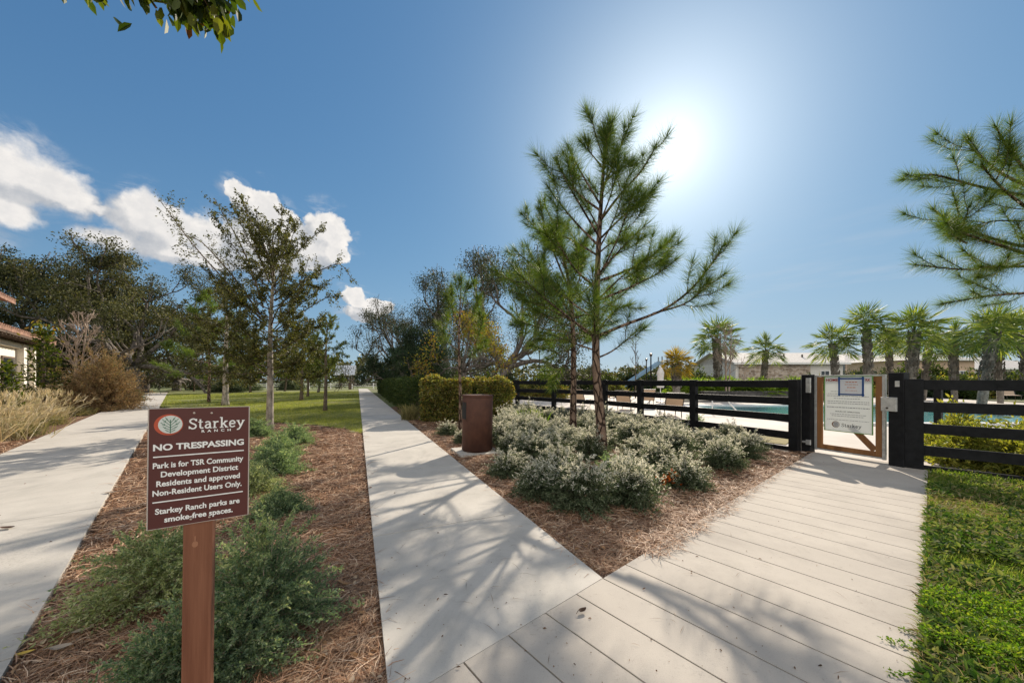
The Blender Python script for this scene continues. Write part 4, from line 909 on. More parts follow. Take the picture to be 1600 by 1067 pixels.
# fallen leaves one can point to
def leaf_item(u_, v_, L, W, mat, label, a, curl=0.3, z=0.004):
    b = MB(); g_ = G(u_, v_); n = 9
    for k in range(n - 1):
        for sgn in (-1, 1):
            f0, f1 = k / (n - 1), (k + 1) / (n - 1); w0, w1 = W * math.sin(PI * f0) ** .8, W * math.sin(PI * f1) ** .8
            zz = lambda f, w: 0.003 + curl * L * ((f - .5) ** 2) * 1.4 + abs(w) * curl * 0.9
            V = [((f0 - .5) * L, 0, zz(f0, 0)), ((f1 - .5) * L, 0, zz(f1, 0)), ((f1 - .5) * L, sgn * w1, zz(f1, w1)), ((f0 - .5) * L, sgn * w0, zz(f0, w0))]
            b.add(V, np.array([[0, 1, 2, 3]]))
    b.tube([(-L * .5, 0, zz(0, 0)), (-L * .75, L * .05, 0.004)], 0.0016, 5)
    o = b.build('fallen_leaf', mat); o.location = (g_[0], g_[1], z); o.rotation_euler = (0, 0, a); tag(o, label, 'leaf'); return o
m_lbrown = plain('brown_leaf', (0.075, 0.038, 0.02), 0.7); m_lyel = plain('yellow_leaf', (0.50, 0.33, 0.05), 0.6); m_lgrey = plain('grey_leaf', (0.32, 0.26, 0.2), 0.7)
leaf_item(910, 957, 0.062, 0.017, m_lbrown, 'curled dark brown leaf lying on the scored walkway', 0.5, 0.9)
leaf_item(37, 1018, 0.085, 0.017, m_lyel, 'yellow fallen leaf on the straw beside the wide path', 0.5, 0.2, -0.01)
leaf_item(12, 826, 0.13, 0.03, m_lbrown, 'brown fallen leaf lying on the wide concrete path', 0.1, 0.4)
leaf_item(1437, 936, 0.10, 0.010, m_lbrown, 'dark curled leaf at the right edge of the walkway by the ground cover', 1.9, 0.9, 0.01)
leaf_item(128, 985, 0.09, 0.022, m_lgrey, 'pale dry leaf on the straw below the wide path edge', 0.9, 0.3, 0.0)
leaf_item(95, 1012, 0.10, 0.024, m_lgrey, 'pale dry leaf on the straw nearest the bottom left corner', 0.3, 0.3, 0.0)
leaf_item(172, 770, 0.12, 0.035, m_lgrey, 'pale dry leaf on the straw next to the wide path behind the sign', 0.3, 0.3, 0.0)

# ================================================================== plants
UP = np.array([0, 0, 1.0])
def rot_about(v, axis, a):
    axis = unit(axis); return v * math.cos(a) + np.cross(axis, v) * math.sin(a) + axis * np.dot(axis, v) * (1 - math.cos(a))
def arc_pts(P, ts):
    s = np.r_[0, np.cumsum(np.linalg.norm(np.diff(P, axis=0), axis=1))]; s = s / s[-1]
    Q = np.stack([np.interp(ts, s, P[:, k]) for k in range(3)], -1); e = 0.02
    T = unit(np.stack([np.interp(np.minimum(ts + e, 1), s, P[:, k]) - np.interp(np.maximum(ts - e, 0), s, P[:, k]) for k in range(3)], -1)); return Q, T
def plen(P): return np.linalg.norm(np.diff(P, axis=0), axis=1).sum()
class Acc:      # gathers leaf bases, directions, sizes
    def __init__(s): s.P = []; s.D = []; s.L = []; s.W = []
    def add(s, P, D, L, W):
        n = len(P); s.P.append(P); s.D.append(D); s.L.append(np.broadcast_to(L, (n,))); s.W.append(np.broadcast_to(W, (n,)))
    def get(s): return np.concatenate(s.P), np.concatenate(s.D), np.concatenate(s.L), np.concatenate(s.W)

# ------------------------------------------------------------------ long-needled pines
def brush(acc, P, s0, per_m, nl, rng, w):
    L = plen(P) * (1 - s0); n = max(6, int(per_m * L)); ts = s0 + (1 - s0) * rng.random(n) ** 0.8
    Q, T = arc_pts(P, ts); rad = rng.normal(size=(n, 3)); rad = unit(rad - T * (rad * T).sum(1, keepdims=True))
    A = np.radians(np.clip(66 - 22 * (ts - s0) / (1 - s0) + rng.normal(0, 12, n), 5, 85))[:, None]
    D = T * np.cos(A) + rad * np.sin(A) - UP * 0.12
    acc.add(Q, D, nl * (0.7 + 0.4 * rng.random(n)), w)
    k = int(per_m * 0.10) + 6; rad = rng.normal(size=(k, 3)); T2 = np.tile(T[-1:] * 0 + unit(P[-1] - P[-2])[None], (k, 1)); rad = unit(rad - T2 * (rad * T2).sum(1, keepdims=True))
    A = np.radians(62 * rng.random(k))[:, None]; acc.add(np.tile(P[-1], (k, 1)), T2 * np.cos(A) + rad * np.sin(A), nl * (0.75 + 0.4 * rng.random(k)), w)
def make_pine(label, base, trunk, r0, branches, rng, nl=0.30, per_m=420, w=0.0055, group=None, mat=None, shoots=(4, 7), shoot_len=(0.3, 0.6), s0=0.42):
    root = thing('pine_tree', label, 'pine tree', tuple(base), 0, group); base = np.asarray(base, float)
    tb_ = MB(); acc = Acc(); tr = spline(np.asarray(trunk) - base, 26)
    k = len(tr); f = np.linspace(0, 1, k); rr = r0 * (1 - 0.88 * f) * (1 + 0.28 * np.exp(-f * 22)); tb_.tube(tr, rr, 12)
    brush(acc, tr[-7:], 0.15, per_m, nl, rng, w)
    for br in branches:
        P = spline(np.asarray(br) - base, 14); L = plen(P); r = min(0.009 + 0.010 * L, 0.038) * (r0 / 0.11) ** 0.5
        tb_.tube(P, r * (1 - 0.75 * np.linspace(0, 1, 14)), 6)
        brush(acc, P, min(s0 + 0.1 * (L > 1.5), 0.7), per_m, nl, rng, w)
        for _ in range(rng.integers(*shoots) + int(L * 1.2)):
            t = 0.34 + 0.6 * rng.random(); Q, T = arc_pts(P, np.array([t])); q, T = Q[0], T[0]
            rad = rng.normal(size=3); rad = unit(rad - T * np.dot(rad, T)); d = unit(T * 0.75 + rad * 0.66 + UP * 0.10)
            l = (shoot_len[0] + (shoot_len[1] - shoot_len[0]) * rng.random()) * (0.6 + 0.25 * L) * (0.55 if q[2] > tr[-1, 2] - .9 else 1.0)
            S = spline([q, q + d * l * 0.5, q + unit(d + UP * 0.12 + T * .15) * l], 7); tb_.tube(S, 0.008 * (1 - .6 * np.linspace(0, 1, 7)), 4)
            brush(acc, S, 0.25, per_m, nl, rng, w)
    for _ in range(9):     # dead twigs on the bare lower stem
        Q, T = arc_pts(tr, np.array([.2 + .42 * rng.random()])); a = rng.random() * 6.3; l = .2 + .5 * rng.random(); dd = np.array([math.cos(a), math.sin(a), rng.normal(.05, .25)])
        S = spline([Q[0], Q[0] + dd * l * .5 + rng.normal(0, .03, 3), Q[0] + dd * l - UP * .08 * l], 6); tb_.tube(S, np.linspace(.008, .003, 6), 4)
        for _ in range(2): q2_ = S[rng.integers(2, 5)]; tb_.tube([q2_, q2_ + unit(dd + rng.normal(0, .7, 3)) * l * .35], [.004, .002], 3)
    tb_.build('trunk', m_bark, root, smooth=True)
    P, D, L, W = acc.get(); mb = MB(); mb.addl(leafs(P, D, L, W, rng, 'needle')); mb.build('crown', mat or m_needle, root)
    return root
def px_branch(pl, base_u, s, x0, y0, dy):
    n = len(pl); return [(x0 + (u - base_u) * s, y0 + dy * (i / (n - 1)), EYE + (VH - v) * s) for i, (u, v) in enumerate(pl)]
def gen_branches(trunk, z0, z1, n, lmax, rng, up=(20, 45), yonly=False, shape=0.8):
    """whorled limbs between heights z0 and z1"""
    tr = spline(np.asarray(trunk), 40); out = []; ga_ = rng.random() * 6
    for i in range(n):
        f = i / max(n - 1, 1); z = z0 + (z1 - z0) * f + rng.normal(0, .06); q = np.array([np.interp(z, tr[:, 2], tr[:, 0]), np.interp(z, tr[:, 2], tr[:, 1]), z])
        a = ga_ + i * 2.4 + rng.normal(0, .3)
        if yonly: a = (PI / 2 if rng.random() < .5 else -PI / 2) + rng.normal(0, .55)
        l = lmax * max(1 - f, 0.0) ** shape * (0.75 + 0.4 * rng.random()) + 0.25; e = R(up[0] + (up[1] - up[0]) * f + rng.normal(0, 6))
        d = np.array([math.cos(a) * math.cos(e), math.sin(a) * math.cos(e), math.sin(e)])
        out.append([q, q + d * l * .35 - UP * .02 * l, q + d * l * .7 + UP * .02 * l, q + d * l + UP * 0.18 * l])
    return out

rng = np.random.default_rng(3)
# the tall pine in the shrub bed
s = 6.8 / FPX; bx, by_ = (938 - U0) * s, 6.8
tr = px_branch([(941, 714), (938, 650), (932, 585), (931, 520), (933, 440), (936, 370), (940, 305), (944, 245), (945, 203)], 938, s, bx, by_, 0)
BR = [([(933, 525), (975, 508), (1030, 487), (1070, 458), (1100, 420), (1114, 395)], -.3), ([(1020, 490), (1062, 478), (1085, 458), (1100, 445)], -.6),
      ([(932, 520), (958, 490), (985, 470), (1005, 462)], .8), ([(933, 440), (975, 422), (1020, 398), (1056, 368), (1078, 345)], .7), ([(975, 422), (1005, 420), (1030, 408)], 1.0),
      ([(936, 375), (965, 348), (995, 325), (1010, 310)], -.5), ([(938, 345), (970, 302), (1005, 262), (1027, 226), (1034, 212)], .3),
      ([(940, 300), (958, 258), (972, 222), (980, 203)], -.3), ([(942, 245), (955, 212), (961, 195)], .2), ([(942, 245), (928, 214), (922, 198)], -.2),
      ([(938, 320), (915, 272), (899, 232), (893, 208)], .4), ([(936, 370), (908, 332), (884, 300), (868, 277)], -.4), ([(935, 400), (902, 372), (876, 352), (858, 338)], .6),
      ([(933, 450), (897, 430), (870, 403), (856, 388)], -.8), ([(931, 525), (900, 510), (867, 490), (835, 470), (812, 452)], -.9), ([(931, 530), (902, 502), (884, 465), (876, 440)], .5),
      ([(932, 560), (960, 547), (990, 524), (1008, 508)], .3), ([(931, 548), (902, 536), (872, 522), (850, 515)], .4), ([(933, 470), (958, 445), (978, 432)], -.9),
      ([(940, 310), (945, 270), (935, 240)], -.5), ([(937, 350), (950, 310), (952, 280)], -.6), ([(937, 360), (925, 320), (915, 290)], .5), ([(941, 262), (926, 232), (912, 205)], .3), ([(939, 330), (905, 300), (880, 262), (872, 240)], .2), ([(936, 385), (900, 350), (872, 318), (858, 300)], -.1), ([(940, 290), (965, 262), (990, 240), (1003, 225)], .5),
      ([(934, 430), (960, 400), (985, 375), (1000, 362)], -.2), ([(934, 470), (985, 448), (1030, 425), (1062, 402)], .2), ([(932, 500), (892, 470), (858, 440), (840, 420)], .2), ([(936, 395), (960, 372), (990, 352)], .6), ([(943, 250), (948, 215), (946, 190)], .3)]
br = [px_branch(p, 938, s, bx, by_, dy) for p, dy in BR] + gen_branches(tr, 2.4, 5.6, 7, 1.5, rng, (15, 55), True)
make_pine('tallest pine tree, standing in the silvery shrubs with the sun beside its tip', (bx + .035, by_, 0), [(tr[0][0], tr[0][1], -0.05)] + tr[1:], 0.105, br, rng, 0.33, 440, 0.0056, shoots=(1, 4), shoot_len=(.4, .6), s0=.36)
# the pine behind it
s = 10.0 / FPX; bx, by_ = (895 - U0) * s, 10.0
tr = px_branch([(895, 675), (896, 610), (896, 545), (893, 480), (885, 420), (870, 365), (852, 322)], 895, s, bx, by_, 0)
BR = [([(890, 470), (860, 435), (828, 405), (805, 380)], .5), ([(888, 450), (866, 402), (848, 355), (842, 332)], -.5), ([(892, 500), (852, 482), (820, 462), (800, 448)], -.6),
      ([(894, 520), (852, 512), (825, 502), (808, 495)], .6), ([(892, 480), (905, 440), (914, 405), (918, 375)], .5), ([(890, 440), (879, 392), (866, 358)], .8),
      ([(896, 545), (872, 552), (850, 548)], -.4), ([(895, 555), (915, 535), (940, 520)], .5), ([(880, 400), (850, 370), (826, 340), (822, 328)], .2), ([(896, 560), (880, 575), (868, 590)], .3)]
br = [px_branch(p, 895, s, bx, by_, dy) for p, dy in BR] + gen_branches(tr, 2.6, 5.6, 16, 1.9, rng, (12, 55))
make_pine('slimmer pine tree behind and left of the tallest one, in front of the black fence', (bx, by_, 0), [(tr[0][0], tr[0][1], -0.05)] + tr[1:], 0.10, br, rng, 0.33, 340, 0.0078, shoots=(3, 5), shoot_len=(.4, .6))
# thin young pine behind the bin
s = 9.6 / FPX; bx, by_ = (719 - U0) * s, 9.6
tr = px_branch([(719, 678), (719, 610), (717, 540), (719, 480), (721, 435)], 719, s, bx, by_, 0)
BR = [([(718, 520), (738, 490), (748, 462)], .3), ([(718, 540), (742, 535), (752, 515), (756, 500)], -.3), ([(717, 515), (706, 480), (704, 455)], .3), ([(718, 500), (726, 465), (732, 448)], -.2),
      ([(718, 548), (700, 535), (690, 515)], .3), ([(719, 470), (712, 445), (710, 432)], .1), ([(718, 560), (735, 555), (745, 545)], .2)]
br = [px_branch(p, 719, s, bx, by_, dy) for p, dy in BR]
make_pine('thin young pine tree rising straight behind the rust-coloured trash can', (bx, by_, 0), [(tr[0][0], tr[0][1], -0.05)] + tr[1:], 0.05, br, rng, 0.27, 480, 0.008, shoots=(1, 3))
# pine whose limbs reach in from the right
s = 6.5 / FPX; bx, by_ = (1745 - U0) * s, 6.5
tr = px_branch([(1745, 718), (1742, 600), (1742, 480), (1745, 350), (1742, 220), (1740, 90)], 1745, s, bx, by_, 0)
BR = [([(1743, 330), (1660, 300), (1600, 268), (1565, 228), (1553, 195)], .4), ([(1743, 350), (1650, 312), (1590, 280), (1545, 240), (1522, 218)], -.3), ([(1660, 315), (1600, 298), (1550, 278), (1500, 255), (1488, 250)], .5),
      ([(1743, 400), (1650, 360), (1600, 342), (1545, 312), (1510, 290), (1490, 280)], -.4), ([(1743, 430), (1650, 388), (1600, 374), (1525, 340), (1500, 312)], .4),
      ([(1743, 440), (1650, 412), (1600, 403), (1545, 388), (1495, 376), (1458, 362), (1444, 353)], -.3), ([(1500, 378), (1484, 357), (1470, 342)], -.4), ([(1510, 380), (1484, 380), (1456, 377)], -.3),
      ([(1660, 415), (1600, 412), (1540, 412), (1480, 400)], .5), ([(1660, 416), (1600, 410), (1550, 423), (1500, 425)], -.3), ([(1743, 470), (1650, 455), (1590, 455), (1525, 465)], .5),
      ([(1600, 345), (1570, 340), (1545, 345)], .3), ([(1743, 300), (1680, 250), (1630, 210), (1605, 185)], -.5)]
br = [px_branch(p, 1745, s, bx, by_, dy) for p, dy in BR] + [b_ for b_ in gen_branches(tr, 4.2, 7.0, 9, 1.4, rng, (20, 55))]
make_pine('pine tree just outside the right picture edge, its limbs reaching into the sky', (bx, by_, 0), [(tr[0][0], tr[0][1], -0.05)] + tr[1:], 0.12, br, rng, 0.30, 420, 0.0056, shoots=(2, 4))
# feathery pines on the lawn
def lawn_pine(u, v, H, label, lm, n):
    g_ = G(u, v); t = [(g_[0], g_[1], -.05), (g_[0] + .05, g_[1], H * .35), (g_[0] - .05, g_[1], H * .7), (g_[0], g_[1], H)]
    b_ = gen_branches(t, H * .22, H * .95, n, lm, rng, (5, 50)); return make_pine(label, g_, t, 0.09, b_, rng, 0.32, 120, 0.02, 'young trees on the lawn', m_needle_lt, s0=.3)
lawn_pine(326, 628, 7.6, 'bright green pine tree on the lawn behind the sign, left of the pale oak trunk', 2.7, 22)
lawn_pine(303, 611, 6.6, 'farther bright green pine tree beside the end of the wide path', 2.8, 16)

# ------------------------------------------------------------------ broad-leaved trees
def young_tree(name, label, base, H, zc, Rm, r0, rng, n_prim=26, leaf=(0.05, 0.024), nleaf=26, mat=None, bark=None, lean=(0, 0), extra=(), up=(25, 62), sparse_top=0.75, group=None, cat='tree', prof=1.0, sec=6, twigr=0.004):
    root = thing(name, label, cat, tuple(base), 0, group); tb_ = MB(); acc = Acc()
    z = np.linspace(-0.05, H * 0.93, 22); f = z / H
    tr = np.c_[lean[0] * f + 0.03 * np.sin(z * 1.7) * f, lean[1] * f + 0.03 * np.cos(z * 1.3) * f, z]; tb_.tube(tr, r0 * (1 - 0.9 * np.clip(f, 0, 1)) * (1 + .35 * np.exp(-np.maximum(f, 0) * 40)) + .004, 10)
    prim = []
    for i in range(n_prim):
        g = i / (n_prim - 1); zz = zc + (H * 0.88 - zc) * g ** 1.1; a = i * 2.4 + rng.normal(0, .3)
        e = R(up[0] + (up[1] - up[0]) * g + rng.normal(0, 8)); l = Rm * (np.interp(g, [0, .25, .6, 1], [.76, .95, 1.0, .62]) ** prof) * (0.75 + .4 * rng.random())
        q = np.array([np.interp(zz, z, tr[:, 0]), np.interp(zz, z, tr[:, 1]), zz]); d = np.array([math.cos(a) * math.cos(e), math.sin(a) * math.cos(e), math.sin(e)])
        sd = unit(np.cross(d, UP)) * rng.normal(0, .12) * l
        prim.append(([q, q + d * l * .35 - UP * .03 * l, q + d * l * .7 + sd, q + d * l + sd * 1.3 + UP * .10 * l], g))
    for p in extra: prim.append(([np.asarray(q, float) for q in p], 0.95))
    for P, g in prim:
        P = spline(P, 10) + np.cumsum(rng.normal(0, .012, (10, 3)), 0); L = plen(P); tb_.tube(P, (0.005 + .0045 * L) * (r0 / .07) ** .7 * (1 - .75 * np.linspace(0, 1, 10)), 5, 1)
        for _ in range(sec + int(L * 2)):
            t = .22 + .76 * rng.random(); Q, T = arc_pts(P, np.array([t])); q, T = Q[0], T[0]; d = unit(T * .6 + rng.normal(size=3) * .55 + UP * .12); l = (.25 + .35 * rng.random()) * (.45 + .3 * L) * (1.15 - .5 * t)
            S = spline([q, q + d * l * .5 + rng.normal(size=3) * .03 * l, q + unit(d + UP * .15) * l], 6); tb_.tube(S, twigr * (1.3 - np.linspace(0, 1, 6)), 4, 1)
            k = max(3, int(nleaf * (1 - sparse_top * g ** 1.3) * (0.6 + .8 * rng.random()))); ts = .15 + .85 * rng.random(k); Q2, T2 = arc_pts(S, ts)
            acc.add(Q2 + rng.normal(0, .05 * l + .01, (k, 3)), T2 * .4 + rng.normal(size=(k, 3)) - UP * .15, leaf[0] * (.7 + .6 * rng.random(k)), leaf[1] * (.8 + .4 * rng.random(k)))
        k = max(3, int(nleaf * 1.2 * (1 - sparse_top * g))); ts = .3 + .7 * rng.random(k); Q2, T2 = arc_pts(P, ts); acc.add(Q2 + rng.normal(0, .03, (k, 3)), T2 * .5 + rng.normal(size=(k, 3)), leaf[0] * (.7 + .6 * rng.random(k)), leaf[1])
    tb_.build('trunk', [bark or m_bark_pale, m_twig], root, smooth=True)
    P, D, L, W = acc.get(); mb = MB(); mb.addl(leafs(P, D, L, W, rng, 'diamond')); mb.build('crown', mat or m_oakleaf, root); return root
s = 10.4 / FPX; g_ = G(421, 671.5); L_ = lambda pl, dy: [((u - 421) * s, dy * i / (len(pl) - 1), EYE + (VH - v) * s) for i, (u, v) in enumerate(pl)]
young_tree('oak_sapling', 'young oak with pale trunk and thin dark crown, nearest the sign', g_, 6.1, 1.50, 2.15, 0.10, rng, 60, (0.062, 0.036), 62, lean=(.1, 0),
           extra=[L_([(412, 480), (385, 405), (352, 345), (322, 296)], .3), L_([(408, 500), (360, 450), (305, 385), (262, 325)], -.3), L_([(405, 490), (350, 420), (300, 370), (255, 350)], .5), L_([(425, 450), (450, 400), (478, 362), (498, 352)], .4),
                  L_([(420, 440), (402, 380), (392, 335), (402, 312)], -.3), L_([(430, 470), (480, 430), (520, 405), (540, 430)], .5), L_([(415, 520), (370, 500), (330, 470), (310, 455)], .4), L_([(428, 520), (480, 490), (520, 470), (535, 480)], -.4)],
           up=(4, 58), sparse_top=0.66, sec=11)
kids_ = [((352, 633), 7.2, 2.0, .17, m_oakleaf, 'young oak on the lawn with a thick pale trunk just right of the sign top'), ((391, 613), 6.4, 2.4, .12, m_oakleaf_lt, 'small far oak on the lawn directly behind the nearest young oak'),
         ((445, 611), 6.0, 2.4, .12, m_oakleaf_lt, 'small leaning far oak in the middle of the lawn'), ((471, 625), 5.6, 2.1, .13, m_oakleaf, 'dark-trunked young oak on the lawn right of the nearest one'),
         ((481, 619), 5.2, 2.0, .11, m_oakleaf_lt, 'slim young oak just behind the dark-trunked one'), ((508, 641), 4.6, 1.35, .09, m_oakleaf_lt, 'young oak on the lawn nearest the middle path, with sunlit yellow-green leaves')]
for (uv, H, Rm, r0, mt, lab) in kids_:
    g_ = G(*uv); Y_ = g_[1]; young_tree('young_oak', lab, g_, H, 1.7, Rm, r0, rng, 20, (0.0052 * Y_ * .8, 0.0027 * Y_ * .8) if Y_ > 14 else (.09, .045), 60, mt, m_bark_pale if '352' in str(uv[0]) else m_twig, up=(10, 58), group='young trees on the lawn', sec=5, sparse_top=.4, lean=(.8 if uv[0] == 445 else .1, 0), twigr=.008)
# bare and flowering trees
def bare_tree(label, base, H, r0, rng, zc, n, Rm, mat, multi=1):
    root = thing('bare_tree', label, 'tree', tuple(base)); tb_ = MB()
    for m_ in range(multi):
        off = rng.normal(0, .12, 2) if multi > 1 else np.zeros(2); tp = rng.normal(0, .45, 2) if multi > 1 else rng.normal(0, .1, 2)
        t = spline([(*off, -.05), (*(off + tp * .4), H * .45), (*(off + tp), H)], 14); tb_.tube(t, r0 * (1 - .85 * np.linspace(0, 1, 14)), 7)
        for i in range(n):
            z = zc + (H * .95 - zc) * i / n; k = np.array([np.interp(z, t[:, 2], t[:, 0]), np.interp(z, t[:, 2], t[:, 1]), z]); a = i * 2.4 + rng.normal(0, .4); e = R(48 + rng.normal(0, 10)); l = Rm * (1 - .6 * i / n) * (.7 + .5 * rng.random())
            d = np.array([math.cos(a) * math.cos(e), math.sin(a) * math.cos(e), math.sin(e)]); P = spline([k, k + d * l * .5, k + d * l + UP * .12 * l], 7); tb_.tube(P, r0 * .38 * (1 - .7 * np.linspace(0, 1, 7)), 5)
            for _ in range(6):
                Q, T = arc_pts(P, np.array([.3 + .65 * rng.random()])); d2 = unit(T[0] + rng.normal(size=3) * .5 + UP * .3); l2 = l * (.25 + .3 * rng.random()); S = spline([Q[0], Q[0] + d2 * l2 * .5, Q[0] + unit(d2 + UP * .2) * l2], 5); tb_.tube(S, r0 * .15, 4)
                for _ in range(2): Q3, T3 = arc_pts(S, np.array([.4 + .5 * rng.random()])); d3 = unit(T3[0] + rng.normal(size=3) * .5); tb_.tube([Q3[0], Q3[0] + d3 * l2 * .5], r0 * .10, 3)
    tb_.build('trunk', mat, root, smooth=True); return root
bare_tree('leafless pale-barked small tree by the wide path in front of the big oaks', (*at(120, 600, 18.5)[:2], 0), 5.0, .09, rng, 1.6, 12, 1.4, m_bark_bare, 2)
bare_tree('leafless pale crape myrtle with many stems in front of the tallest palm', (*at(1137, 600, 25)[:2], 0), 5.6, .07, rng, 2.0, 10, 1.3, m_bark_bare, 3)
bare_tree('thin leafless tree above the fence between the tall pine and the slide', (*at(993, 600, 30)[:2], 0), 5.2, .06, rng, 1.8, 14, 1.2, m_twig, 1)

# ------------------------------------------------------------------ big live oaks
def live_oak(label, base, H, spread, r0, rng, mat, nlimb=6, depth=4, leaf=0.22, nleaf=20000, zc=2.0, bark=None, moss=0, flat=(1, 1), sig=.55, name='live_oak'):
    root = thing(name, label, 'tree', tuple(base)); segs = []; tips = []
    def grow(p, d, L, r, k):
        pts = [p]; dd = d
        for i in range(4):
            dd = unit(dd + rng.normal(size=3) * .20 + UP * (.05 if k < 2 else .10) - UP * .16 * (k == 0 and i < 2)); pts.append(pts[-1] + dd * L / 4)
        P = np.array(pts); segs.append((P, r, r * .62, k)); 
        if k >= 3: tips.append((P[4], L))
        if k == depth: tips.append((P[2], L))
        if k < depth:
            for j in range(2 + (rng.random() < .65)):
                ax = unit(rng.normal(size=3)); nd = unit(rot_about(dd, unit(np.cross(dd, ax)), R(22 + 34 * rng.random()))); grow(P[-1] if j < 2 else P[2], nd, L * (.66 + .14 * rng.random()), r * (.62 if j < 2 else .45), k + 1)
    t0 = spline([(0, 0, -.1), (.15, .05, zc * .6), (.1, .1, zc)], 6)
    for i in range(nlimb):
        a = i * 2 * PI / nlimb + rng.normal(0, .25); e = R(18 + 50 * rng.random()); grow(t0[-1], np.array([math.cos(a) * math.cos(e), math.sin(a) * math.cos(e), math.sin(e)]), H * .30, r0 * .55, 0)
    tp = np.array([t for t, _ in tips]); sc_ = np.array([spread / 2 / np.percentile(np.abs(tp[:, 0]), 97) * flat[0], spread / 2 / np.percentile(np.abs(tp[:, 1]), 97) * flat[1], (H - zc) / (np.percentile(tp[:, 2], 99) - zc)])
    o_ = np.array([0, 0, zc]); fx = lambda P: (P - o_) * sc_ + o_
    tb_ = MB(); tb_.tube(t0, np.linspace(r0 * 1.35, r0, 6), 12)
    for P, ra, rb, k in segs: tb_.tube(fx(P), np.linspace(ra, rb, len(P)), 7 if k < 2 else 4)
    tb_.build('trunk', bark or m_bark_dark, root, smooth=True)
    tp = fx(tp); ok_ = (tp[:, 2] < H * 1.01) & (np.abs(tp[:, 0]) < spread * .52) & (np.abs(tp[:, 1]) < spread * .52); tp = tp[ok_]; per = max(1, int(nleaf / len(tp))); w = rng.random(len(tp)); cnt = np.maximum(1, (per * (.3 + 1.4 * w)).astype(int)); idx = np.repeat(np.arange(len(tp)), cnt); n = len(idx)
    P = tp[idx] + np.clip(rng.normal(size=(n, 3)), -1.7, 1.7) * np.array([sig, sig, sig * .42]) * (.5 + .9 * w[idx])[:, None] * (H / 14); P = P[P[:, 2] > .5]; n = len(P)
    mb = MB(); mb.addl(leafs(P, rng.normal(size=(n, 3)), leaf * .75 * (.6 + .8 * rng.random(n)), leaf * .45 * (.7 + .6 * rng.random(n)), rng, 'diamond')); mb.build('crown', mat, root)
    if moss:
        k = rng.integers(0, len(tp), moss); Q = np.repeat(tp[k], 7, 0) + rng.normal(0, .12, (moss * 7, 3)); n = len(Q); mb = MB()
        mb.addl(leafs(Q, np.c_[rng.normal(0, .10, (n, 2)), -np.ones(n)], .5 + 1.0 * rng.random(n), .06, rng, 'diamond')); mb.build('hanging_moss', m_moss, root)['kind'] = 'stuff'
    return root
m_moss = leafmat('hanging_moss', [(0.10, 0.105, 0.085), (0.17, 0.17, 0.14), (0.07, 0.075, 0.055)], (1.2, 1.2, 1.0), 0.3)
rng = np.random.default_rng(21)
live_oak('broad live oak with the topmost crown on the left, above the reddish shrub', (*at(205, 600, 38)[:2], 0), 14.7, 17, .50, rng, m_liveoak, 7, 4, .26, 52000, 3.0, moss=70, sig=.5)
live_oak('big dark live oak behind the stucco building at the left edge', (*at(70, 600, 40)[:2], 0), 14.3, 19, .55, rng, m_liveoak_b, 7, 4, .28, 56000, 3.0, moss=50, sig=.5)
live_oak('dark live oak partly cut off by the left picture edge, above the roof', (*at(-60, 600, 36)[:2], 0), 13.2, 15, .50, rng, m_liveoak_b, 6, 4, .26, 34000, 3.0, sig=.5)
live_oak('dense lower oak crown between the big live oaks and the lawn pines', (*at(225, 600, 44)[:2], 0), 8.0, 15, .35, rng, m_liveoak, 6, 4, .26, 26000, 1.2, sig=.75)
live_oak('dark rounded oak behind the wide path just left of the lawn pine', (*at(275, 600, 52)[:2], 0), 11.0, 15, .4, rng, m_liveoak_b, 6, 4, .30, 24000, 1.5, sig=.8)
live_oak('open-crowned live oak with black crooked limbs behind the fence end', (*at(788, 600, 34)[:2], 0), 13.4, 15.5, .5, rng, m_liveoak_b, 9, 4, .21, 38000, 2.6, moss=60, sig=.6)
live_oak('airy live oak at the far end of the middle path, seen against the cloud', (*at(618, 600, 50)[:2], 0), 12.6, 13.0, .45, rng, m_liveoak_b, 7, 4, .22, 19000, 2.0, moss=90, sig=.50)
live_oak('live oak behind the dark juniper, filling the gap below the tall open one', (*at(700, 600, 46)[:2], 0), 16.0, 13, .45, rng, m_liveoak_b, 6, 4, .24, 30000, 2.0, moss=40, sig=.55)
live_oak('yellow and orange autumn tree behind the thin young pine', (*at(722, 600, 19)[:2], 0), 4.9, 4.6, .10, rng, m_autumn, 6, 3, .14, 5200, 1.9, sig=.8, name='autumn_tree')
live_oak('dense dark juniper-like tree between the middle path and the thin young pine', (*at(650, 600, 26)[:2], 0), 5.3, 4.6, .16, rng, m_juniper, 7, 4, .13, 34000, .6, sig=.8, name='dark_evergreen')
live_oak('low dark evergreen at the bend of the dark hedge', (*at(612, 600, 36)[:2], 0), 4.8, 6.0, .16, rng, m_juniper, 6, 4, .17, 24000, .6, sig=.8, name='dark_evergreen')
live_oak('small bright green tree left of the park shelter', (*at(497, 600, 44)[:2], 0), 5.0, 4.2, .12, rng, m_oakleaf_lt, 6, 3, .2, 5000, 1.4, sig=.8, name='small_tree')

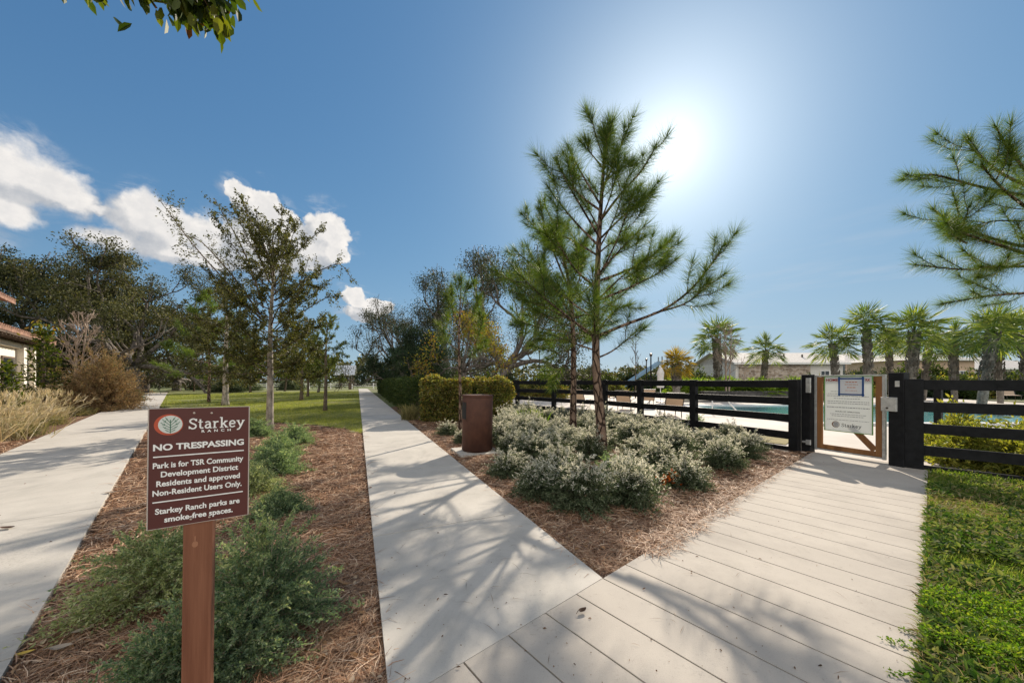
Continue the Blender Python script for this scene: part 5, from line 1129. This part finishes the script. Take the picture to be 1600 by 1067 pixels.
# ------------------------------------------------------------------ shrubs
def shrub_parts(rng, n, Rd, H, leaf, per, mats, tipfrac=0.0, s0=.3, flop=0.5, jitter=.012, droop=0.0, stem_w=.003, shape='diamond', squash=(1, 1), low=-.05):
    """returns (stems mesh, leaves mesh) of a mound: many twigs curving out from the root"""
    a = rng.random(n) * 2 * PI; sp = low + (1.02 - low) * rng.random(n); el = np.arcsin(np.clip(sp, -1, 1)); k = .70 + .36 * rng.random(n) + .22 * (rng.random(n) < .10)
    lump = 1 + .16 * np.sin(3 * a + 1.3) + .12 * np.sin(5 * a + 4 * el)
    tip = np.c_[Rd * np.cos(a) * np.cos(el) * k * lump * squash[0], Rd * np.sin(a) * np.cos(el) * k * lump * squash[1], np.maximum(H * np.sin(el) * k * (1 + .12 * rng.normal(size=n)), .02)]
    b0 = np.c_[rng.normal(0, .12 * Rd, (n, 2)), np.zeros(n)]; c = np.c_[tip[:, :2] * flop * .6 + b0[:, :2] * .5, tip[:, 2] * .75 + .08 * H]
    bez = lambda t: b0[:, None] * ((1 - t) ** 2)[..., None] + c[:, None] * (2 * t * (1 - t))[..., None] + tip[:, None] * (t ** 2)[..., None]
    st = MB(); tt = np.tile(np.linspace(0, 1, 5), (n, 1)); Q = bez(tt)
    for i in range(4): st.addl(leafs(Q[:, i], Q[:, i + 1] - Q[:, i], np.linalg.norm(Q[:, i + 1] - Q[:, i], axis=1), stem_w * (1.4 - .22 * i), rng, 'diamond', 0.0))
    t = s0 + (1 - s0) * rng.random((n, per)) ** .7; P = bez(t).reshape(-1, 3); e = .03; T = unit((bez(np.minimum(t + e, 1)) - bez(t - e)).reshape(-1, 3)); m = n * per
    D = T * .7 + rng.normal(size=(m, 3)) * .65 + UP * (.1 - droop); P = P + rng.normal(0, jitter, (m, 3)); P[:, 2] = np.maximum(P[:, 2], .005)
    Ls = leaf[0] * (.6 + .8 * rng.random(m)); Ws = leaf[1] * (.75 + .5 * rng.random(m)); lf = MB(); tf = t.ravel()
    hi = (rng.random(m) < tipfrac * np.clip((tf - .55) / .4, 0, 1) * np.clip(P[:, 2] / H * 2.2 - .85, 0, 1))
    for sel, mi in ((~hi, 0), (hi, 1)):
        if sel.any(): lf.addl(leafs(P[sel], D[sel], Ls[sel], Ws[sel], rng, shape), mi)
    return st, lf
def make_shrub(name, label, loc, rz, group, rng, *a, cat='shrub', mats=None, twig=None, **k):
    root = thing(name, label, cat, tuple(loc), rz, group); st, lf = shrub_parts(rng, *a, mats, **k)
    st.build('stems', twig or m_twig, root); lf.build('foliage', mats, root); return root
rng = np.random.default_rng(8)
# silvery mounds in the right bed
poly = [G(768, 712)[:2], G(812, 752)[:2], G(858, 778)[:2], G(960, 788)[:2], G(1058, 768)[:2], G(1140, 728)[:2], G(1195, 700)[:2], (5.05, 8.4), (3.9, 10.6), (3.05, 11.9), (1.4, 13.6), (0.2, 14.6), (-.35, 11.0), (-.2, 8.6)]
SG = 'silvery mounded shrubs of the right bed'
lab_in = 'silvery grey-green mounded shrub packed among its like between the path and the black fence'
proto = []
for i in range(4):
    q = make_shrub('silvery_shrub', lab_in, (0, 0, 0), 0, SG, rng, 320, .44, .50, (.036, .0115), 40, mats=[m_silver, m_backlit_tip], tipfrac=1.0, jitter=.008, low=.02)
    proto.append(q)
pts = []; cand = np.c_[rng.uniform(-1.2, 6.0, 9000), rng.uniform(3.2, 15.0, 9000)]; cand = cand[inside(cand, poly)]
tb2 = np.array([-.73, 7.34])
fixed = [G(845, 770)[:2], G(905, 785)[:2], G(985, 782)[:2], G(1070, 758)[:2], G(1130, 728)[:2], G(1172, 700)[:2], G(795, 738)[:2], G(775, 712)[:2], G(1030, 730)[:2], G(1100, 700)[:2], G(872, 735)[:2], G(1140, 690)[:2], G(1060, 690)[:2]]
for p in list(fixed) + list(cand):
    p = np.asarray(p)
    if all(np.hypot(*(p - q)) > (.74 if len(pts) >= len(fixed) else .3) for q in pts) and np.hypot(*(p - tb2)) > .75 and np.hypot(p[0] - 1.73, p[1] - 6.3) > .55: pts.append(p)
uniq = {0: 'silvery shrub at the front left corner of its bed, above the path edge', 1: 'dark green-bottomed silvery shrub at the very front of its bed', 2: 'silvery shrub at the front of its bed, right below the tallest pine trunk',
        3: 'silvery shrub at the front of its bed beside the orange leaves', 4: 'silvery shrub second from the gate along the walkway side of the bed', 5: 'silvery shrub at the right end of its bed, nearest the gate', 6: 'silvery shrub by the path between the trash can and the front corner', 7: 'silvery shrub touching the right side of the trash can'}
for i, p in enumerate(pts):
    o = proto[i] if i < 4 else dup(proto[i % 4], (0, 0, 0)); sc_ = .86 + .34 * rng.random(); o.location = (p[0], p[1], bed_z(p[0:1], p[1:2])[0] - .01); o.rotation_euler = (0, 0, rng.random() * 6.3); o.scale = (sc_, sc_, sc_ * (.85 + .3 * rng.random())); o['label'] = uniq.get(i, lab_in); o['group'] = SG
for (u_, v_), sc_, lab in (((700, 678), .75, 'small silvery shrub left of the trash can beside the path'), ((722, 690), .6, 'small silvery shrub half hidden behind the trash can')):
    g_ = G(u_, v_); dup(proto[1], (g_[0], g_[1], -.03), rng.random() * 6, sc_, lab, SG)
# darker green mounds at the front and along the fence
pd = make_shrub('green_shrub', 'small dark green shrub at the foot of a fence post, among the silvery ones', G(1085, 668), 0, None, rng, 220, .32, .42, (.028, .011), 40, mats=[m_shrub, m_shrub_lt], tipfrac=.1)
dup(pd, tuple(G(945, 742, 0) - np.array([0, .25, .0])), 1, .8, 'dark green shrub in front of the foot of the tallest pine trunk')
# grassy tuft by the fence and the hedge
def tuft(name, label, loc, n, L, mat, rng, spread=.25, w=.012, lean=.55, group=None, parts=True, cat='grass clump', seed_heads=False):
    root = thing(name, label, cat, tuple(loc), 0, group); P = np.c_[rng.normal(0, spread * .35, (n, 2)), np.zeros(n)]; a = rng.random(n) * 2 * PI; ln = np.abs(rng.normal(0, lean, n)); 
    mb = MB(); D = unit(np.c_[np.cos(a) * ln, np.sin(a) * ln, np.ones(n)]); mb.addl(leafs(P, D, L * (.55 + .6 * rng.random(n)), w, rng, 'blade')); mb.build('blades', mat, root)
    if seed_heads:
        k = n // 5; i = rng.integers(0, n, k); Q = P[i] + D[i] * (L * 1.0); mb = MB()
        for j in range(3): mb.addl(leafs(Q - D[i] * .06 * j * L, D[i] + rng.normal(0, .25, (k, 3)), .22 * L, w * 1.6, rng, 'diamond'))
        mb.build('seed_heads', m_tan, root)
    return root
tuft('grass_tuft', 'bright green grassy tuft between the hedge and the silvery shrubs', G(828, 664), 500, .75, m_blade, rng, .5, .02, .5)
tuft('grass_tuft', 'smaller green grassy tuft at the right end of the clipped hedge', G(800, 655), 260, .5, m_cover, rng, .4, .02, .5)
# green shrubs round the sign
m2 = [m_shrub, m_shrub_lt]
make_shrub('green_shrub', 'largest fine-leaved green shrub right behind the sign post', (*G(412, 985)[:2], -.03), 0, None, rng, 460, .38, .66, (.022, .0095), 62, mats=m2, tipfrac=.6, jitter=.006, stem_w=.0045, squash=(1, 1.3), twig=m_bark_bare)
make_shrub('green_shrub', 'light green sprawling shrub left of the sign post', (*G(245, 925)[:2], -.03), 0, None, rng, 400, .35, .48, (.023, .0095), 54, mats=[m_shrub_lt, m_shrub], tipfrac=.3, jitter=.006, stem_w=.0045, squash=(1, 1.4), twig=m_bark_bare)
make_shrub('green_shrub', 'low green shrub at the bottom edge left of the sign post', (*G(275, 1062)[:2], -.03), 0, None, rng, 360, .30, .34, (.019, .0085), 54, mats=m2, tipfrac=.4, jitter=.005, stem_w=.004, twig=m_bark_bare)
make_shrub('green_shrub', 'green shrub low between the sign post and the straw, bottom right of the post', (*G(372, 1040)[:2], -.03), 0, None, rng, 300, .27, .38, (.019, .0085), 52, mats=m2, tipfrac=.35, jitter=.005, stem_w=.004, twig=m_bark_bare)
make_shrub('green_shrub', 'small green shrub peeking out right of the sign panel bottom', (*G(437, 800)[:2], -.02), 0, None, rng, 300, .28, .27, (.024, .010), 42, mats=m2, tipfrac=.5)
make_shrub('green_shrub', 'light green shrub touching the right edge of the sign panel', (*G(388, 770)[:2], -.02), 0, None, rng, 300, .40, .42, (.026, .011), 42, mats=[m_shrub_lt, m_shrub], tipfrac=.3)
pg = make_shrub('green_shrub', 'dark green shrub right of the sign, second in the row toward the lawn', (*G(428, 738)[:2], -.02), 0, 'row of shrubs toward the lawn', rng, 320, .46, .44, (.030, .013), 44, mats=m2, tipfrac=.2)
for (u_, v_), sc_, lab in (((437, 712), .95, 'dark green shrub in the row right of the young oak trunk, middle one'), ((458, 692), 1.0, 'dark green shrub at the lawn end of the row, right of the oak trunk'), ((395, 681), 1.05, 'dark green shrub left of the young oak trunk, beside the sign top corner')):
    g_ = G(u_, v_); dup(pg, (g_[0], g_[1], -.03), rng.random() * 6, sc_, lab)
# ------------------------------------------------------------------ planting left of the wide path
gp_ = tuft('fountain_grass', 'tan fountain grass clump at the left edge, nearest the camera', G(15, 668), 620, .98, m_tan, rng, .75, .016, .8, 'tan fountain grasses', seed_heads=True)
for (u_, v_), sc_, lab in (((62, 655), 1.05, 'tan fountain grass clump second from the left edge'), ((100, 640), 1.1, 'tan fountain grass clump in front of the leafless tree'), ((40, 640), 1.1, 'tan fountain grass clump behind the two nearest the path'), ((-40, 690), 1.1, 'tan fountain grass clump cut off by the left edge'), ((80, 632), 1.1, 'tan fountain grass clump at the foot of the magnolia')):
    g_ = G(u_, v_); dup(gp_, (g_[0], g_[1], -.03), rng.random() * 6, sc_, lab)
gd_ = tuft('dry_grass', 'greenish dry grass clump low at the left picture edge', G(22, 682), 520, .62, m_tan_g, rng, .7, .015, .9, 'greenish dry grasses')
for (u_, v_), sc_, lab in (((78, 662), .8, 'greenish dry grass clump between the tan grasses and the wide path'), ((118, 648), .9, 'greenish dry grass clump at the right end of the tan grasses'), ((45, 650), 1.1, 'greenish dry grass clump in the middle of the tan grasses')):
    g_ = G(u_, v_); dup(gd_, (g_[0], g_[1], -.03), rng.random() * 6, sc_, lab)
make_shrub('reddish_shrub', 'large rounded reddish-brown shrub beside the wide path', (*at(163, 640, 17.3)[:2], -.05), 0, None, rng, 700, 1.65, 2.75, (.075, .030), 60, mats=[m_reddish, m_tan_g], tipfrac=.3, jitter=.05, stem_w=.015, low=.0)
pq = make_shrub('grey_green_shrub', 'grey-green shrub below the reddish shrub, nearest the path', (*G(140, 640)[:2], -.05), 0, 'grey-green shrubs under the reddish one', rng, 320, .85, .95, (.06, .022), 50, mats=[m_silver, m_tan_g], tipfrac=.3, jitter=.03, stem_w=.008)
for (u_, v_), sc_, lab in (((182, 634), .9, 'grey-green shrub right below the reddish shrub'), ((205, 626), 1.0, 'grey-green shrub at the far end under the reddish shrub')):
    g_ = G(u_, v_); dup(pq, (g_[0], g_[1], -.05), 2, sc_, lab)
def magnolia(label, base, H, Rm, n, rng, top=None):
    root = thing('magnolia', label, 'tree', tuple(base)); tb_ = MB(); tb_.tube([(0, 0, -.05), (.03, 0, H * .5), (0, 0, H * .95)], [.06, .045, .01], 8); P = []; D = []
    for i in range(n):
        f = i / n; z = H * (.15 + .85 * f); a = i * 2.4; l = Rm * (1 - f * .75) * (.6 + .5 * rng.random()); d = np.array([math.cos(a), math.sin(a), .35]); S = spline([(0, 0, z), np.array([0, 0, z]) + d * l * .5, np.array([0, 0, z]) + d * l + UP * .1], 6); tb_.tube(S, .012, 4); k = 16
        Q, T = arc_pts(S, .3 + .7 * rng.random(k)); P.append(Q + rng.normal(0, .06, (k, 3))); D.append(T + rng.normal(0, .8, (k, 3)) - UP * .2)
    tb_.build('trunk', m_twig, root, smooth=True); P = np.concatenate(P); D = np.concatenate(D); mb = MB(); mb.addl(leafs(P, D, .17, .075, rng, 'leaf', .1)); mb.build('crown', m_magno, root)
    if top is not None: k = 70; mb = MB(); mb.addl(leafs(np.array([0, 0, H]) + rng.normal(0, .22, (k, 3)), rng.normal(size=(k, 3)), .17, .08, rng, 'leaf', .1)); mb.build('young_leaves', top, root)
    return root
magnolia('dark glossy magnolia with an orange top in front of the stucco building', (*at(68, 600, 15.8)[:2], 0), 3.7, .85, 46, rng, m_autumn)
magnolia('dark glossy bush cut off by the left picture edge below the window', (*at(2, 600, 13)[:2], 0), 2.0, .8, 40, rng)
# ------------------------------------------------------------------ hedges
def hedge(label, path, w, h, n, leaf, mats, rng, lump=.08):
    path = np.asarray(path, float); root = thing('hedge', label, 'hedge', (*path[0], 0)); o = path[0]; seg = np.linalg.norm(np.diff(path, axis=0), axis=1); cum = np.r_[0, np.cumsum(seg)]
    def on(s_): i = np.clip(np.searchsorted(cum, s_, 'right') - 1, 0, len(seg) - 1); d = (path[i + 1] - path[i]) / seg[i][:, None]; return path[i] + d * (s_ - cum[i])[:, None], d
    s_ = rng.random(n) * cum[-1]; c, d = on(s_); nr = np.c_[-d[:, 1], d[:, 0]]; q = rng.random(n) * (w + 2 * h); dep = np.abs(rng.normal(0, .09, n))
    lat = np.where(q < h, -w / 2, np.where(q < h + w, q - h - w / 2, w / 2)); z = np.where(q < h, q, np.where(q < h + w, h, h - (q - h - w))); rnd = .34
    lump_ = lump * (vnoise(s_ * 1.0, q, .5, 31) - .5) * 2
    lat = lat * (1 - .25 * np.clip((z - h + rnd) / rnd, 0, 1) ** 2 * (q < h) - .25 * np.clip((z - h + rnd) / rnd, 0, 1) ** 2 * (q > h + w)); out = np.where(np.abs(lat) > w * .45, np.sign(lat), 0); ends = np.clip(np.minimum(s_, cum[-1] - s_) / .3, 0, 1)
    lat = lat * (.75 + .25 * ends ** .5); P = np.c_[c - o + nr * (lat + out * (lump_ - dep))[:, None], np.maximum(.05, z * (.93 + .07 * ends) + (out == 0) * (lump_ - dep))]
    D = rng.normal(size=(n, 3)) + np.c_[nr * out[:, None], (out == 0) * 1.0] * .8 + UP * .3
    mb = MB(); mb.addl(leafs(P, D, leaf[0] * (.6 + .8 * rng.random(n)), leaf[1], rng, 'diamond')); mb.build('foliage', mats, root)
    k = n // 40; s2 = rng.random(k) * cum[-1] * .96 + .02 * cum[-1]; c, d = on(s2); nr = np.c_[-d[:, 1], d[:, 0]]; B0 = np.c_[c - o + nr * rng.normal(0, w * .12, k)[:, None], np.zeros(k)]; B1 = np.c_[c - o + nr * (rng.random(k) - .5)[:, None] * w * .8 + d * rng.normal(0, .12, k)[:, None], h * (.5 + .42 * rng.random(k))]
    mb = MB(); mb.addl(leafs(B0, B1 - B0, np.linalg.norm(B1 - B0, axis=1), .018, rng, 'diamond', 0)); mb.build('stems', m_twig, root)
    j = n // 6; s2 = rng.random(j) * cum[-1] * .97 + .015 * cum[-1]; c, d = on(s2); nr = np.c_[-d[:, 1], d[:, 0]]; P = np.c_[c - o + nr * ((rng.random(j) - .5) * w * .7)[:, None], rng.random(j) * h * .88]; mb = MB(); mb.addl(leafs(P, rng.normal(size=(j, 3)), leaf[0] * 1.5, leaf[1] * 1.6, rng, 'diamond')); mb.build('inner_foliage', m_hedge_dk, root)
    return root
hedge('clipped yellow-green hedge behind the trash can', [(-3.35, 12.9), (-1.6, 13.3), (-.15, 14.2)], 1.2, 1.45, 20000, (.085, .05), m_hedge, rng, .24)
hedge('long dark green hedge along the right side of the middle path', [tuple(q1(2.75, 15.8)), tuple(q1(2.85, 24)), tuple(q1(3.0, 36)), tuple(q1(3.2, 50))], 1.5, 1.5, 42000, (.11, .06), m_hedge_dk, rng, .2)
tuft('pale_grass', 'pale feathery grass clump at the left foot of the clipped hedge', G(641, 655), 300, .8, m_tan_g, rng, .4, .018, .5)
# ------------------------------------------------------------------ palms
def fan(acc, c, d, side, r, rng, n=24, w=.05, droop=.35):
    nr = unit(np.cross(side, d)); an = np.linspace(-R(128), R(128), n) + rng.normal(0, .03, n)
    D = np.cos(an)[:, None] * d + np.sin(an)[:, None] * side + nr * (.12 * np.abs(an))[:, None] * .6 - UP * droop * (.3 + .5 * rng.random(n))[:, None]; acc.add(np.tile(c, (n, 1)), D, r * (.78 + .22 * np.cos(an * .6)) * (.9 + .2 * rng.random(n)), w)
def fan_crown(n, pet, r, rng, emin, emax, w=.06, droop=.20, curve=.25, nl=26):
    acc = Acc(); st = MB()
    for i in range(n):
        e = R(emin + (emax - emin) * ((i + .5) / n) ** .9 + rng.normal(0, 6)); a = i * 2.4 + rng.normal(0, .2); d = np.array([math.cos(a) * math.cos(e), math.sin(a) * math.cos(e), math.sin(e)]); l = pet * (.8 + .35 * rng.random())
        P = spline([np.zeros(3), d * l * .55 + UP * .04, d * l - UP * curve * l * math.cos(e)], 6); st.tube(P, [.022, .02, .018, .016, .014, .012], 4); T = unit(P[-1] - P[-2]); sd = unit(np.cross(T, UP + rng.normal(0, .15, 3))); fan(acc, P[-1] - T * .05, T, sd, r * (.85 + .3 * rng.random()), rng, nl, w, droop)
    return acc, st
def palm(label, base, H, rng, mat=None, group='cabbage palms round the pool', rt=.155, n=30, pet=1.15, r=.85, boots=True):
    root = thing('palm_tree', label, 'palm tree', tuple(base), 0, group); z = np.linspace(-.05, H, 16); lean = rng.normal(0, .15, 2); tr = np.c_[lean[0] * (z / H) ** 2, lean[1] * (z / H) ** 2, z]; mb = MB(); mb.tube(tr, rt * (1 + .12 * np.sin(z * 2)) * np.where(z > H * .55, 1.15, 1.0), 12)
    if boots:
        k = 150; zz = H * (.35 + .65 * rng.random(k)); a = rng.random(k) * 2 * PI; P = np.c_[np.interp(zz, z, tr[:, 0]) + rt * .95 * np.cos(a), np.interp(zz, z, tr[:, 1]) + rt * .95 * np.sin(a), zz]; mb.addl(leafs(P, np.c_[np.cos(a) * .35, np.sin(a) * .35, np.ones(k)], .30, .11, rng, 'leaf', .25, np.c_[np.cos(a), np.sin(a), np.zeros(k)]))
    mb.build('trunk', m_palmbark, root); acc, st = fan_crown(n, pet, r, rng, -42, 82); top = tr[-1]
    for v in st.V: v += top
    st.build('frond_stalks', m_palmetto, root); P, D, L, W = acc.get(); mb = MB(); mb.addl(leafs(P + top, D, L, W, rng, 'diamond', .05)); mb.build('crown', mat or m_palm, root); return root
rng = np.random.default_rng(15)
pa = palm('tallest cabbage palm left of the gate, behind the leafless crape myrtle', (*at(1122, 600, 27)[:2], 0), 4.6, rng, rt=.20, r=1.1)
pb = palm('tallest cabbage palm right of the gate, its trunk above the notice board', (*at(1358, 600, 24)[:2], 0), 4.9, rng, r=1.05)
for (u_, Y_, H_, src, lab) in ((1190, 29, 3.9, pb, 'small cabbage palm in front of the stone-clad building'), (1308, 25, 4.0, pb, 'cabbage palm directly above the left gate post'), (1425, 23, 4.6, pa, 'cabbage palm above the right gate post'), (1392, 30, 4.4, pb, 'thin cabbage palm between the two palms above the gate'),
                               (1443, 27, 4.3, pb, 'dark cabbage palm just right of the one above the right gate post'), (1492, 24, 4.0, pb, 'cabbage palm halfway between the gate and the right picture edge'), (1533, 19, 4.0, pa, 'thick-trunked cabbage palm near the right picture edge, in front of the others'), (1563, 23, 4.3, pb, 'cabbage palm second from the right picture edge'), (1612, 21, 4.2, pa, 'cabbage palm cut off by the right picture edge')):
    H0 = 4.6 if src is pa else 4.9; k_ = H_ / H0; dup(src, tuple(at(u_, 600, Y_)[:2]) + (0,), rng.random() * 6, k_ if k_ > .85 else (.9, .9, k_), lab).rotation_euler = (rng.normal(0, .06), rng.normal(0, .06), rng.random() * 6)
palm('short yellow-leaved palm behind the fence right of the slide', (*at(1057, 600, 25)[:2], 0), 2.6, rng, m_palm_y, None, .22, 26, .8, .8)
# bright palmettos on the planter
def palmetto(label, loc):
    root = thing('palmetto', label, 'palmetto', tuple(loc), 0, 'bright palmettos on the planter wall'); acc, st = fan_crown(22, 1.0, .75, rng, 18, 85, .05, .12, .12, 22); st.build('stalks', m_palmetto, root); P, D, L, W = acc.get(); mb = MB(); mb.addl(leafs(P, D, L, W, rng, 'blade')); mb.build('fronds', m_palmetto, root); return root
p0 = palmetto('bright green palmetto on the planter wall below the tall palm', (*at(1118, 600, 26.3)[:2], .35))
plab = 'bright green palmetto in the row on the planter wall above the black fence'
for i, u_ in enumerate((1062, 1078, 1092, 1105, 1133, 1147, 1163, 1178, 1194, 1210, 1226, 1240, 1256)):
    o = dup(p0, tuple(at(u_, 600, 26.5 + rng.normal(0, .7))[:2]) + (.30,), rng.random() * 6, .85 + .3 * rng.random(), plab)
p0['label'] = plab
# low leafy shrubs beyond the right fence
pv = make_shrub('leafy_shrub', 'yellow-green leafy shrub in the low bed beyond the right fence', (0, 0, 0), 0, 'yellow-green shrubs beyond the right fence', rng, 200, .60, .62, (.075, .035), 26, mats=[m_varieg, m_varieg], jitter=.03, shape='leaf', stem_w=.006)
vp = []; o0 = F0 + BD * 1.5
for i in range(4):
    for j in range(9): vp.append(F0 + BD * (.85 + .72 * i + rng.normal(0, .08)) + BP * (.55 + .72 * j + rng.normal(0, .08)))
for i, p in enumerate(vp):
    o = pv if i == 0 else dup(pv, (0, 0, 0)); o.location = (p[0], p[1], -.03); o.rotation_euler = (0, 0, rng.random() * 6); k_ = .9 + .3 * rng.random(); o.scale = (k_,) * 3
# bushes and young trees across the far ground
pb_ = [make_shrub('bush', 'distant green bush behind the pool fence', (0, 0, 0), 0, 'distant bushes behind the pool fence', rng, 260, 1.5, 1.7, (.22, .10), 34, mats=[m_hedge_dk, m_oakleaf_lt], tipfrac=.5, jitter=.12, stem_w=.02),
       make_shrub('bush', 'distant green bush behind the pool fence', (0, 0, 0), 0, 'distant bushes behind the pool fence', rng, 260, 1.5, 1.7, (.22, .10), 34, mats=[m_juniper, m_liveoak], tipfrac=.5, jitter=.12, stem_w=.02),
       make_shrub('bush', 'distant green bush behind the pool fence', (0, 0, 0), 0, 'distant bushes behind the pool fence', rng, 260, 1.5, 1.5, (.22, .10), 34, mats=[m_hedge, m_oakleaf_lt], tipfrac=.5, jitter=.12, stem_w=.02)]
spots = [(800, 33, 1.0, 1), (822, 30, .9, 2), (850, 36, 1.1, 0), (868, 30, .8, 2), (880, 44, 1.5, 1), (910, 40, 1.1, 0), (925, 46, 1.5, 1), (948, 38, 1.1, 0), (962, 32, .8, 2), (985, 46, 1.4, 1), (1005, 50, 1.3, 0), (1030, 38, 1.2, 1), (1048, 34, 1.0, 0), (1078, 33, 1.2, 1), (1095, 36, 1.2, 0), (1280, 36, 1.0, 2), (1415, 33, 1.3, 0), (1470, 36, 1.1, 2), (1512, 34, 1.1, 0), (1548, 40, 1.2, 1), (1590, 36, 1.0, 0), (765, 38, 1.0, 0), (745, 32, .9, 1), (716, 30, .9, 0), (1262, 34, .9, 0), (1335, 33, 1.0, 2), (1378, 35, 1.1, 0), (1440, 32, 1.0, 1), (1490, 31, 1.0, 0), (1530, 32, 1.1, 2), (1570, 31, 1.0, 1), (1605, 31, 1.1, 0), (1350, 40, 1.4, 1), (1455, 40, 1.6, 0), (1560, 40, 1.5, 1)]
far = 'distant green bush behind the pool fence'
for i, (u_, Y_, k_, m_) in enumerate(spots):
    q = tuple(at(u_, 600, Y_)[:2]) + (-.05,)
    if i < 3:
        order = [1, 2, 0][i]; o = pb_[order]; o.location = q; o.scale = (k_,) * 3; o['label'] = ['dark bush at the foot of the crooked live oak', 'yellowish bush behind the fence just right of the crooked oak trunk', 'green bush by the thin black lamp post'][i]
    else: dup(pb_[m_], q, rng.random() * 6, k_, far)
po = make_shrub('pale_bush', 'pale olive bush at the far edge of the lawn left of the oaks', (*at(356, 600, 46)[:2], -.05), 0, 'pale bushes at the far end of the lawn', rng, 240, 1.7, 1.6, (.25, .08), 34, mats=[m_silver, m_tan_g], tipfrac=.3, jitter=.12, stem_w=.02)
for u_, Y_, k_, lab in ((385, 52, 1.0, 'pale olive bush at the far edge of the lawn behind the nearest young oak'), (455, 56, 1.1, 'pale olive bush at the far edge of the lawn behind the leaning oak'), (315, 58, 1.0, 'pale olive bush at the far end of the wide path')): dup(po, tuple(at(u_, 600, Y_)[:2]) + (-.05,), 1, k_, lab)
# the woods on the horizon
rng = np.random.default_rng(5); mb = MB(); n = 26000; a = R(-62) + R(124) * rng.random(n); a = a[(a < R(-8)) | (rng.random(n) < .6)]; n = len(a); rr = 105 + 30 * rng.random(n); hh = 4.0 + 4.5 * vnoise(a * 40, a * 0, 1.0, 40) + 3 * vnoise(a * 150, a * 0, 1.0, 41); hh = np.where(a > R(10), hh * .62, hh); z = hh * rng.random(n) ** .7
mb.addl(leafs(np.c_[rr * np.sin(a), rr * np.cos(a), z], rng.normal(size=(n, 3)), 1.1, .7, rng, 'diamond')); tag(mb.build('far_woods', m_liveoak, None), 'dark band of far woods along the horizon', 'woods', kind='stuff')
# ------------------------------------------------------------------ magnolia bough overhead
rng = np.random.default_rng(77)
root = thing('overhanging_tree', 'tree outside the picture whose broad glossy leaves hang in at the top left', 'tree', (-6.6, 0.6, 0)); o_ = np.array([-6.6, .6, 0]); tb_ = MB()
tb_.tube(spline([(0, 0, -.05), (.05, 0, 2.2), (.1, .05, 5.2), (.1, 0, 8.0)], 14), np.linspace(.16, .05, 14), 10); P = []; D = []; BP_ = []; BD_ = []
bough = spline([np.array([.1, .05, 4.6]), np.array([1.6, .9, 5.35]), np.array([2.8, 1.9, 5.35]), np.array([3.75, 2.5, 5.1])], 16); tb_.tube(bough, np.linspace(.06, .018, 16), 7)
def twig_to(tgt, n, spread, hang=.5):
    tgt = np.asarray(tgt) - o_; i = np.argmin(np.linalg.norm(bough - tgt, axis=1)); a = bough[max(i - 2, 0)]; S = spline([a, (a + tgt) / 2 + UP * .12, tgt], 8); tb_.tube(S, np.linspace(.014, .007, 8), 5)
    Q, T = arc_pts(S, np.clip(1 - np.abs(rng.normal(0, .22, n)), 0, 1)); Q = Q + rng.normal(0, spread, (n, 3)); P.append(Q); D.append(rng.normal(0, .55, (n, 3)) + T * .3 - UP * hang)
Yb = 3.0
for (u_, v_, n, sp_) in ((120, -2, 5, .05), (152, 4, 10, .05), (168, 2, 8, .05), (188, -6, 9, .06), (205, -8, 8, .06), (258, -2, 12, .07), (232, -12, 8, .05), (278, 10, 16, .08), (300, 12, 18, .09), (318, 22, 22, .09), (335, 34, 22, .08), (346, 50, 14, .05), (322, 44, 10, .06), (300, 30, 10, .06), (350, 12, 14, .07), (364, -4, 8, .05), (285, -10, 16, .1), (330, -8, 18, .1), (215, -20, 12, .1), (140, -20, 12, .1), (250, -25, 14, .1), (345, -25, 14, .1)):
    twig_to(at(u_, v_ - 12, Yb + rng.normal(0, .12)), int(n * 2.5), sp_ * 1.1, 1.3)
# the rest of the crown, above and behind
for i in range(46):
    a = rng.random() * 2 * PI; z = 4.2 + 4 * rng.random(); l = (.6 + 1.6 * rng.random()) * (1.15 - (z - 4.2) / 6); d = np.array([math.cos(a), math.sin(a) * .7 - .35, .35]); q = np.array([.1, 0, z]); S = spline([q, q + d * l * .6, q + d * l + UP * .1], 6); tb_.tube(S, .014, 4); k = 40
    Q, T = arc_pts(S, .25 + .75 * rng.random(k)); P.append(Q + rng.normal(0, .10, (k, 3))); D.append(rng.normal(0, .7, (k, 3)) + T * .5 - UP * .3)
tb_.build('trunk', m_twig, root, smooth=True); P = np.concatenate(P); D = np.concatenate(D); n = len(P); sel = rng.random(n) < .05; mb = MB()
for s_, mi in ((~sel, 0), (sel, 1)): mb.addl(leafs(P[s_], D[s_], .135 * (.7 + .5 * rng.random(s_.sum())), .068 * (.8 + .4 * rng.random(s_.sum())), rng, 'leaf', .08), mi)
mb.build('crown', [m_magno, m_magno_br], root)
# orange leaves caught in the shrubs
mb = MB(); n = 46; g_ = G(1052, 762); mb.addl(leafs(np.array([g_[0], g_[1], .12]) + rng.normal(0, .05, (n, 3)) * np.array([1.4, 1, .8]), rng.normal(size=(n, 3)), .06, .03, rng, 'leaf', .2)); m_or = leafmat('orange_leaf', [(.42, .10, .02), (.55, .16, .03), (.30, .07, .02)], (1.3, 1, .6), .4)
tag(mb.build('orange_leaves', m_or), 'cluster of bright orange dead leaves at the front foot of the silvery shrubs', 'leaves', kind='stuff')
